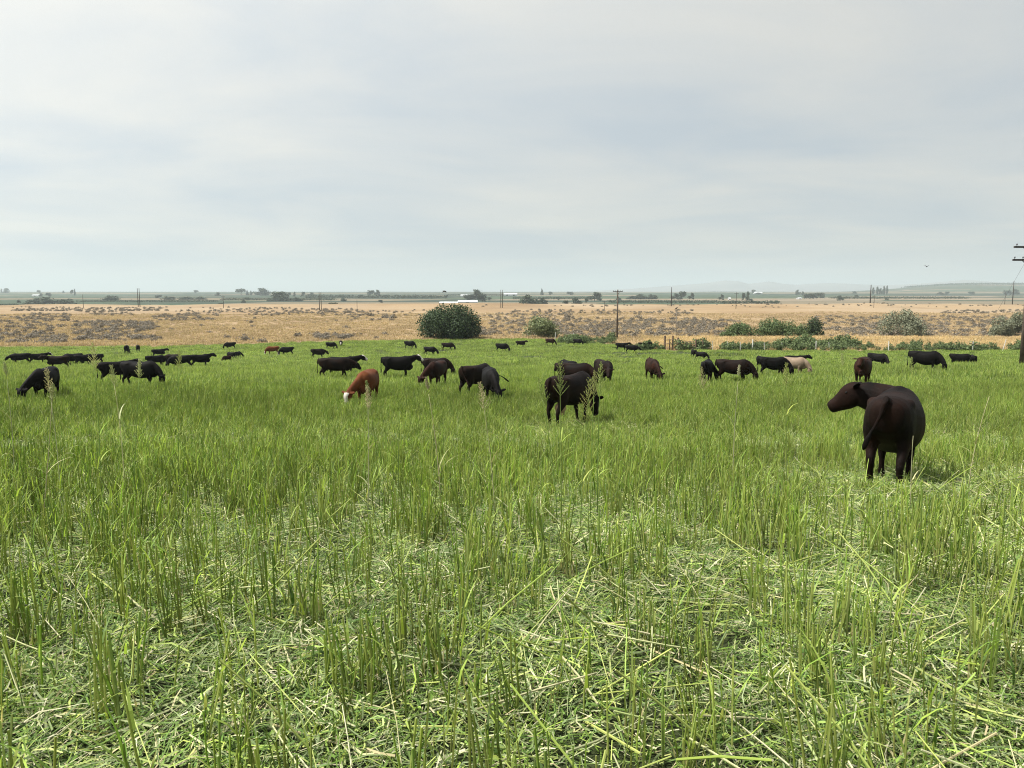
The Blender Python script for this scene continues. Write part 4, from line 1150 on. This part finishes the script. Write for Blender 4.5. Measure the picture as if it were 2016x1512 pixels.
# ------------------------------------------------------------------ barns
m_white = simple_mat('white_metal_siding', (.42, .43, .43), (.55, .55, .54), .5, .5, .4, .1)
m_roof = simple_mat('pale_metal_roof', (.50, .51, .51), (.64, .64, .63), .4, .4, .5, .1)
m_dark = simple_mat('dark_opening', (.02, .02, .022), (.05, .05, .05), .5)
def barn(u0, u1, vt, vb, label, D=None, deep=14):
    D = D or dist_of((u0 + u1) / 2, vb, 620, 6500)
    w = (u1 - u0) * D / F_PX; h = (vb - vt) * D / F_PX
    x = ((u0 + u1) / 2 - CX) / F_PX * (D * CT + 8 * ST); z = ztp(x, D)
    root = empty('barn', (x, D, z))
    tag(root, label, 'barn', 'white farm sheds')
    e = h * .55
    mb = MB()
    for sx in (-1, 1): mb.box((sx * (w / 2 - .1), 0, e / 2 - .5), (.1, deep / 2, e / 2 + .5))
    for sy in (-1, 1): mb.box((0, sy * (deep / 2 - .1), e / 2 - .5), (w / 2 - .21, .1, e / 2 + .5))
    obj('wall', mb.mesh('wall', [m_white]), root)
    mb = MB()
    v = [(-w / 2 - .3, -deep / 2 - .4, e), (w / 2 + .3, -deep / 2 - .4, e), (w / 2 + .3, 0, h), (-w / 2 - .3, 0, h), (-w / 2 - .3, deep / 2 + .4, e), (w / 2 + .3, deep / 2 + .4, e)]
    mb.add(v + [(a, b, c + .12) for a, b, c in v], [(6, 7, 8, 9), (9, 8, 11, 10), (0, 3, 2, 1), (3, 4, 5, 2), (0, 1, 7, 6), (4, 10, 11, 5), (0, 6, 9, 3), (3, 9, 10, 4), (1, 2, 8, 7), (2, 5, 11, 8)])
    obj('roof', mb.mesh('roof', [m_roof]), root)
    n = max(1, int(w / 16))
    for i in range(n):
        mb = MB(); mb.box((-w / 2 + w * (i + .5) / n, -deep / 2 - .03, e * .38), (min(2.2, w / n * .25), .02, e * .38))
        obj('door', mb.mesh('door', [m_dark]), root)
barn(866, 902, 594, 600, 'long low white shed above the big dark bush, left one')
barn(902, 940, 591.5, 598, 'long white shed above the big dark bush, right one')
barn(907, 926, 580, 584, 'small white shed left of the large hazy tree')
barn(992, 1018, 577, 582.5, 'white shed right of the twin poles in the middle')
barn(65, 78, 580, 583.5, 'pale farm shed in the left distance')
barn(1570, 1577, 586, 589, 'tiny white shed below the dark tree clump at right')
barn(1434, 1438, 586, 590, 'tiny white house above the right hedges', deep=7)
barn(1986, 1990, 575, 580, 'tiny white house among the trees at the right edge', deep=7)
barn(1484, 1500, 575.5, 578.5, 'faint white shed on the skyline above the right hedges')

# ------------------------------------------------------------------ poles, fence, gate
m_pole = simple_mat('weathered_pole_wood', (.06, .045, .034), (.12, .095, .075), 3)
m_poledark = simple_mat('dark_pole_wood', (.03, .026, .024), (.06, .05, .045), 3)
m_greywood = simple_mat('grey_fence_wood', (.17, .145, .115), (.30, .26, .21), 6)
m_brownwood = simple_mat('brown_gate_wood', (.10, .065, .045), (.19, .13, .09), 6)
m_postpale = simple_mat('pale_post', (.45, .44, .40), (.62, .61, .57), 6)
m_ins = simple_mat('insulator', (.05, .05, .055), (.09, .09, .10), 8, .3, .5)
m_wire = simple_mat('wire', (.05, .05, .05), (.09, .09, .09), 8, .5, .5)
m_gate = simple_mat('rusted_gate_tube', (.16, .10, .07), (.27, .20, .15), 5)
def pole(u, D, h, label, arms=(), r=.16, lean=0.0, group='utility poles', mat=None, azim=0.0, name='utility_pole'):
    p = at(u, D) if D < 600 else Vector(((u - CX) / F_PX * (D * CT + 8 * ST), D, 0))
    p.z = ztp(p.x, D)
    root = empty(name, p, azim); tag(root, label, 'pole', group)
    root.rotation_euler = (0, lean, azim)
    mb = MB(); mb.tube([(0, 0, -.3), (0, 0, h * .5), (0, 0, h)], [r * 1.15, r, r * .72], 10)
    obj('shaft', mb.mesh('shaft', [mat or m_pole], True), root)
    for (z, L, ins) in arms:
        mb = MB(); mb.box((0, -r - .04, z), (L, .05, .06))
        ca = obj('crossarm', mb.mesh('crossarm', [m_poledark]), root)
        for s in (-1, 1):
            mb = MB(); mb.tube([(s * L * .5, -r - .045, z - .02), (0, -r * .9, z - .55)], .025, 6)
            obj('brace', mb.mesh('brace', [m_poledark]), root)
        for x in ins:
            mb = MB(); mb.tube([(x * L, -r - .04, z + .055), (x * L, -r - .04, z + .12), (x * L, -r - .04, z + .15), (x * L, -r - .04, z + .22)], [.015, .02, .05, .035], 8)
            obj('insulator', mb.mesh('insulator', [m_ins], True), ca)
    return root
g = 'utility poles'
Dm = dist_of(1215, 666, 130, 200)
pole(1215, Dm, 95 * Dm / F_PX, 'brown utility pole with one crossarm behind the pasture, right of centre', [(95 * Dm / F_PX - .35, 1.0, (-.9, -.45, .45, .9))], .17)
pole(2009, 52, 8.35, 'tall utility pole cut by the right edge, two crossarms', [(8.15, 1.2, (-.85, .85)), (7.3, 1.22, (-.9, -.45, .45, .9))], .12)
Pn = at(2009, 52)
mb = MB(); mb.tube([Pn + Vector((-.3, 0, 7.1)), Pn + Vector((-1.6, 3.5, 0))], .006, 5)
tag(obj('guy_wire', mb.mesh('guy_wire', [m_wire])), 'thin guy wire slanting down from the pole at the right edge', 'wire')
for (u, vt, vb, label, r) in ((272, 568, 604, 'left one of the twin far poles at left', .2), (275.5, 568, 604, 'right one of the twin far poles at left', .2), (164, 580, 606, 'thin far pole left of the twin poles', .13), (440, 582, 607, 'thin far pole beside a dark bush', .13),
                              (629, 576, 611, 'left one of the twin thin poles left of centre', .16), (632.5, 576, 611, 'right one of the twin thin poles left of centre', .16), (703, 590, 609, 'short thin pole on the range left of the big bush', .1), (986, 571, 606, 'left one of the twin poles right of the barns', .17), (989.5, 571, 606, 'right one of the twin poles right of the barns', .17),
                              (1190, 592, 612, 'thin short pole just left of the crossarm pole', .1), (1321.5, 566, 603, 'thick far pole right of the crossarm pole', .26), (1449, 576, 608, 'thin far pole before the right hedges', .14), (1713, 561, 597, 'thick dark far pole left of the poplar row', .32), (1720.5, 582, 606, 'thin pole right of the thick dark one', .12),
                              (1978, 575, 595, 'thin far pole near the right edge', .13), (1993, 554, 593, 'tall far pole near the right edge', .24)):
    D = dist_of(u, vb, 300, 545)
    x = xat(u, D); vv = proj(x, D, ztp(x, D))[1]
    pole(u, D, (vv - vt) * D / F_PX, label, [((vv - vt) * D / F_PX - .6, 1.2, ())] if u in (440, 1449, 1190) else (), r, group='far utility poles', mat=m_poledark)
# leaning bare post with a bird on top
Db = dist_of(1331, 664, 130, 200); hb_ = 55 * Db / F_PX
pb = pole(1333, Db, hb_, 'thin leaning bare post with a perched bird beside the gate', (), .07, lean=R(-3), group='fence posts', mat=m_greywood, name='leaning_post')
m_bird = simple_mat('dark_feathers', (.015, .013, .012), (.035, .03, .028), 20)
def bird(loc, label, wings=0.0, s=1.0, rz=0.0):
    mb = MB()
    mb.tube([(-.16, 0, -.02), (-.06, 0, 0), (.02, 0, .05), (.09, 0, .11), (.12, 0, .15), (.16, 0, .145), (.20, 0, .135)] if wings == 0 else [(-.22, 0, 0), (-.1, 0, 0), (0, 0, .01), (.1, 0, .02), (.16, 0, .03), (.2, 0, .02)],
            [.012, .05, .065, .05, .036, .025, .004] if wings == 0 else [.02, .05, .065, .045, .032, .004], 8)
    o = obj('bird', mb.mesh('bird', [m_bird], True), None, loc, rz); o.scale = (s * U(.94, 1.04), s * U(.94, 1.08), s * U(.97, 1.04))
    tag(o, label, 'bird', 'small dark birds')
    for sd_ in (-1, 1):
        w = MB()
        if wings:
            w.add([(.08, sd_ * .03, .03), (-.08, sd_ * .03, .02), (-.05, sd_ * .25, .02 + wings * .2), (.07, sd_ * .25, .03 + wings * .2), (-.04, sd_ * .46, wings * .28), (.02, sd_ * .46, .01 + wings * .28)], [(0, 1, 2, 3), (3, 2, 4, 5)])
            w.add([(.08, sd_ * .03, .018), (-.08, sd_ * .03, .01), (-.05, sd_ * .25, .01 + wings * .2), (.07, sd_ * .25, .018 + wings * .2), (-.04, sd_ * .46, wings * .28 - .005), (.02, sd_ * .46, .005 + wings * .28)], [(3, 2, 1, 0), (5, 4, 2, 3)])
        else:
            w.tube([(.06, sd_ * .05, .07), (-.05, sd_ * .06, .02), (-.18, sd_ * .03, -.05)], [.02, .035, .008], 6)
        obj('wing', w.mesh('wing', [m_bird]), o)
    return o
bird(pb.location + Vector((math.sin(R(-3)) * hb_, 0, hb_ + .06)), 'dark bird perched on the thin leaning post', 0, 2.0, R(20))
def in_air(u, v, D): return Vector(((u - CX) / F_PX * (D * CT + .1), D, EYE + (V_HOR - v) / F_PX * D))
bird(in_air(1820, 526, 55), 'small dark bird flying in the sky at right', .8, .5, R(35))
bird(in_air(875, 573.5, 60), 'small dark bird flying over the orchard near the horizon', -.4, .8, R(160))

gf = 'fence posts along the pasture edge'
def post(u, D, h, r, mat, label, lean=0.0, square=False, name='fence_post'):
    p = at(u, D)
    mb = MB()
    if square: mb.box((0, 0, h / 2 - .2), (r, r, h / 2 + .2))
    else: mb.tube([(0, 0, -.4), (0, 0, h * .6), (0, 0, h - .03), (0, 0, h)], [r * 1.05, r, r * .98, r * .8], 9)
    o = obj(name, mb.mesh(name, [mat], False), None, p, U(0, 1)); o.rotation_euler = (0, lean, U(0, 1) if not square else 0)
    tag(o, label, 'post', gf)
    return p
GP = []
for (u, h, r, lab) in ((1309, 2.25, .15, 'thick brown gate post, leftmost'), (1318.5, 1.75, .09, 'shorter brown gate post, second from left'), (1324.5, 2.25, .14, 'thick brown gate post, third from left'), (1335, 1.95, .17, 'stout brown gate post where the pipe gate hangs'), (1370, 1.75, .11, 'brown post at the far end of the pipe gate'), (1384, 1.7, .09, 'thin brown post right of the pipe gate')):
    GP.append(post(u, 119, h, r, m_brownwood, lab, name='gate_post'))
def between(a, b, za, zb, r, mat, name, label, cat, parent=None):
    mb = MB(); mb.tube([(0, 0, 0), tuple(b + Vector((0, 0, zb)) - a - Vector((0, 0, za)))], r, 7)
    o = obj(name, mb.mesh(name, [mat]), parent, a + Vector((0, 0, za)) - (parent.location if parent else Vector()))
    if label: tag(o, label, cat)
    return o
for k, z in enumerate((.35, 1.0, 1.6)):
    between(GP[0] + Vector((0, -.16, 0)), GP[2] + Vector((0, -.16, 0)), z, z, .055, m_brownwood, 'brace_rail', ('lowest', 'middle', 'top')[k] + ' wooden rail between the leftmost thick gate posts', 'rail')
gt = empty('pipe_gate', GP[3]); tag(gt, 'rusty pipe gate hanging between wooden posts at the pasture edge', 'gate')
L = (GP[4] - GP[3]).length - .35
for z in (.3, .62, .95, 1.3):
    mb = MB(); mb.tube([(.22, -.02, z), (L, -.02, z + (GP[4] - GP[3]).z)], .035, 7); obj('rail', mb.mesh('rail', [m_gate]), gt)
for x in (.22, .22 + (L - .22) * .5, L):
    mb = MB(); mb.tube([(x, .02, .28), (x, .02, 1.34)], .04, 7); obj('upright', mb.mesh('upright', [m_gate]), gt)
between(GP[4], GP[5], 1.35, 1.3, .04, m_brownwood, 'brace_rail', 'short wooden rail right of the pipe gate', 'rail')
FP = [GP[5]]
for (u, D, h, r, lean, lab) in ((1404, 118, 1.5, .045, R(-9), 'pale leaning fence post just right of the gate'), (1433, 118, 1.35, .05, R(-4), 'pale fence post below the thicket'), (1458, 118, 1.35, .045, R(-2), 'thin pale fence post left of the stout pale one'), (1482, 118, 1.7, .10, 0, 'stout pale wooden fence post above the black and cream cows'),
                                (1506, 118, 1.25, .045, R(-8), 'leaning thin fence post right of the stout pale one'), (1541, 119, 1.2, .04, R(-8), 'leaning thin fence post above the cream cow'), (1574.5, 119, 1.2, .04, R(-6), 'thin fence post right of the cream cow'), (1607, 119, 1.45, .07, 0, 'pale fence post between the cream cow and the brown cow'),
                                (1634, 119, 1.25, .045, R(-12), 'strongly leaning fence post left of the brown cow'), (1750, 116, 1.55, .07, 0, 'pale fence post right of the brown cow above the nearest cow'), (1916, 116, 1.5, .08, 0, 'pale fence post above the cows hidden in grass'),
                                (1975, 117, 1.8, .05, R(14), 'pale leaning stick beside the utility pole'), (1093, 147, 1.5, .055, R(3), 'pale fence post below the pale green bush'), (1130, 146, 1.5, .055, R(-3), 'pale fence post beside the small black cow')):
    q = post(u, D, h, r, m_postpale, lab, lean)
    if 1400 < u < 1930: FP.append(q)
ORD = ['first', 'second', 'third', 'fourth', 'fifth', 'sixth', 'seventh', 'eighth', 'ninth', 'tenth', 'eleventh', 'twelfth']
for k in range(len(FP) - 1):
    for z in (.45, 1.0):
        mb = MB(); a, b = FP[k], FP[k + 1]
        mb.tube([(0, 0, 0), tuple((b - a) * .5 + Vector((0, 0, -.04))), tuple(b - a)], .006, 4)
        tag(obj('fence_wire', mb.mesh('fence_wire', [m_wire]), None, a + Vector((0, 0, z))), ('lower' if z < .7 else 'upper') + ' fence wire in span ' + ORD[k] + ' right of the gate', 'wire', 'wires of the pasture fence')

# ------------------------------------------------------------------ haze: one closed box of thin air round everything
m_haze = bpy.data.materials.new('haze_air'); m_haze.use_nodes = True
t = m_haze.node_tree; t.nodes.clear()
o = t.nodes.new('ShaderNodeOutputMaterial')
pv = N(t, 'ShaderNodeVolumePrincipled', {'Color': (.625, .705, .735, 1), 'Density': 1.35e-4, 'Anisotropy': 0.15})
t.links.new(pv.outputs[0], o.inputs['Volume'])
mb = MB(); mb.box((0, 0, 0), (31000, 31000, 1))
hz = obj('haze', mb.mesh('haze', [m_haze]), None, (0, 0, 160)); hz.scale = (1, 1, 190)
tag(hz, 'thin pale summer haze over the far fields', 'haze', kind='stuff')

# ------------------------------------------------------------------ tall seed stalks standing above the cut crop
SEEDG = [(.34, .37, .13), (.40, .41, .18), (.28, .33, .10)]
SEEDP = [(.42, .41, .22), (.48, .45, .27), (.36, .36, .18)]
m_seed = leaf_mat('seed_stalk', trans=.25, var=.05, rough=.7, spec=.15)
def seed_stalk(u, D, vt, label, kind='green', lean=0.0, spread=1.0, fall=False):
    """stem with a leaf and a loose branched head; its top reaches picture row vt"""
    p = at(u, D); vb = proj(p.x, p.y, p.z)[1]
    h = (vb - vt) * D / F_PX
    root = empty('seed_stalk', p, U(-.3, .3)); tag(root, label, 'stalk', 'tall seed stalks above the cut crop')
    cl_ = SEEDG if kind == 'green' else SEEDP
    c = jit(random.choice(cl_)); cs_ = jit((.20, .28, .07)) if kind == 'green' else jit((.42, .40, .24))
    def pt(f): return Vector((lean * h * f ** 1.6, .03 * h * math.sin(f * 3), h * f))
    mb = MB(); mb.tube([pt(f) for f in (0, .25, .5, .75, .88)], [.0042, .004, .0034, .0026, .002], 6, col=cs_)
    obj('stem', mb.mesh('stem', [m_seed], True), root)
    for k in range(2):
        mb = MB(); f = U(.25, .65); b = pt(f)
        g_ = jit(random.choice(GREENS)) if kind == 'green' else jit(random.choice(SEEDP))
        blade(mb, b, U(0, 6.28), U(.18, .34), U(.010, .017), U(.3, .8), U(.8, 1.8), g_, jit(g_), 4)
        obj('leaf', mb.mesh('leaf', [m_seed]), root)
    mb = MB()
    L = min(.24, h * .19) * spread
    n = 34 if spread > .45 else 0
    for i in range(n):
        f = i / n; f0 = 1 - (L / h) * (1 - f); b = pt(f0); a = i * 2.4 + U(-.4, .4)
        bl = L * .42 * (1 - f * .75) * U(.6, 1.1)
        el = U(.75, 1.15)
        q = b + Vector((math.cos(a) * math.cos(el), math.sin(a) * math.cos(el), math.sin(el))) * bl
        mb.tube([b, b.lerp(q, .5), q], [.0011, .0022, .0010], 4, col=jit(c))
        for j in range(4):
            g_ = b.lerp(q, .3 + .2 * j); r_ = U(.004, .007)
            dq = Vector((U(-1, 1), U(-1, 1), U(.3, 1))).normalized() * r_ * 1.8
            mb.tube([g_, g_ + dq * .5, g_ + dq], [.001, r_ * .55, .0008], 4, col=jit(c))
    if n: obj('seed_head', mb.mesh('seed_head', [m_seed]), root)
    return root
for a in [
    (200, 7.0, 668, 'tall green seed stalk rising above the pasture edge at left', 'green', .01, 1.0),
    (122, 6.6, 716, 'pale seed stalk in front of the leftmost large cow, upright one', 'pale', -.03, 1.0),
    (86, 6.4, 745, 'pale bent seed stalk crossing the leftmost large cow', 'pale', .16, .7),
    (30, 8.0, 706, 'pale whitish seed stalk near the left edge', 'pale', 0, .6),
    (246, 7.6, 712, 'seed stalk in front of the dark pair of cows at left', 'pale', -.04, .9),
    (262, 7.0, 700, 'bent seed stalk over the right one of the dark pair', 'green', .10, .7),
    (352, 8.4, 682, 'faint green seed stalk right of the dark pair', 'green', .05, .9),
    (724, 6.5, 752, 'pale seed stalk in front of the rust brown cow', 'pale', .02, .9),
    (748, 6.9, 742, 'thin dark leaning stalk right of the rust brown cow', 'green', -.08, .5),
    (868, 7.2, 735, 'pale leaning stalk below the reddish brown cow', 'pale', -.10, .5),
    (975, 6.2, 744, 'pale open seed head in front of the centre pair', 'pale', -.10, 1.0),
    (1106, 6.2, 700, 'tallest green seed head left of the second nearest cow', 'green', -.02, 1.2),
    (1098, 6.0, 735, 'leaning seed head at the rump of the second nearest cow', 'green', -.12, .9),
    (1142, 5.8, 735, 'bushy green seed head over the second nearest cow', 'green', .05, 1.4),
    (1162, 6.4, 722, 'short seed head just right of the bushy one', 'green', .02, .9),
    (1176, 6.6, 706, 'upright seed head right of the second nearest cow', 'green', .01, 1.0),
    (1390, 7.6, 716, 'seed stalk in front of the black cow beside the long brown cow', 'green', -.06, 1.0),
    (1442, 8.2, 712, 'thin pale stalk in front of the long dark brown cow', 'pale', .02, .5),
    (1548, 7.4, 708, 'open seed head in front of the cream cow', 'green', -.04, 1.0),
    (1672, 12.0, 692, 'leaning seed stalk at the brown cow above the nearest one', 'green', -.12, .8),
    (1792, 12.5, 700, 'seed stalk at the rump of the black cow at right', 'green', -.05, 1.0),
    (1792, 7.0, 830, 'thin pale straw standing before the flank of the nearest cow', 'pale', -.02, .3),
    (1905, 8.0, 745, 'pale leaning stalk at right, above the nearest cow', 'pale', .14, .4),
    (1998, 7.0, 708, 'stalk at the right edge of the picture', 'green', .03, .7),
    (560, 7.5, 762, 'thin upright stalk left of the rust brown cow', 'green', .0, .4),
    (785, 6.0, 765, 'dark upright stalk right of the rust brown cow', 'green', .03, .4),
]:
    seed_stalk(*a)
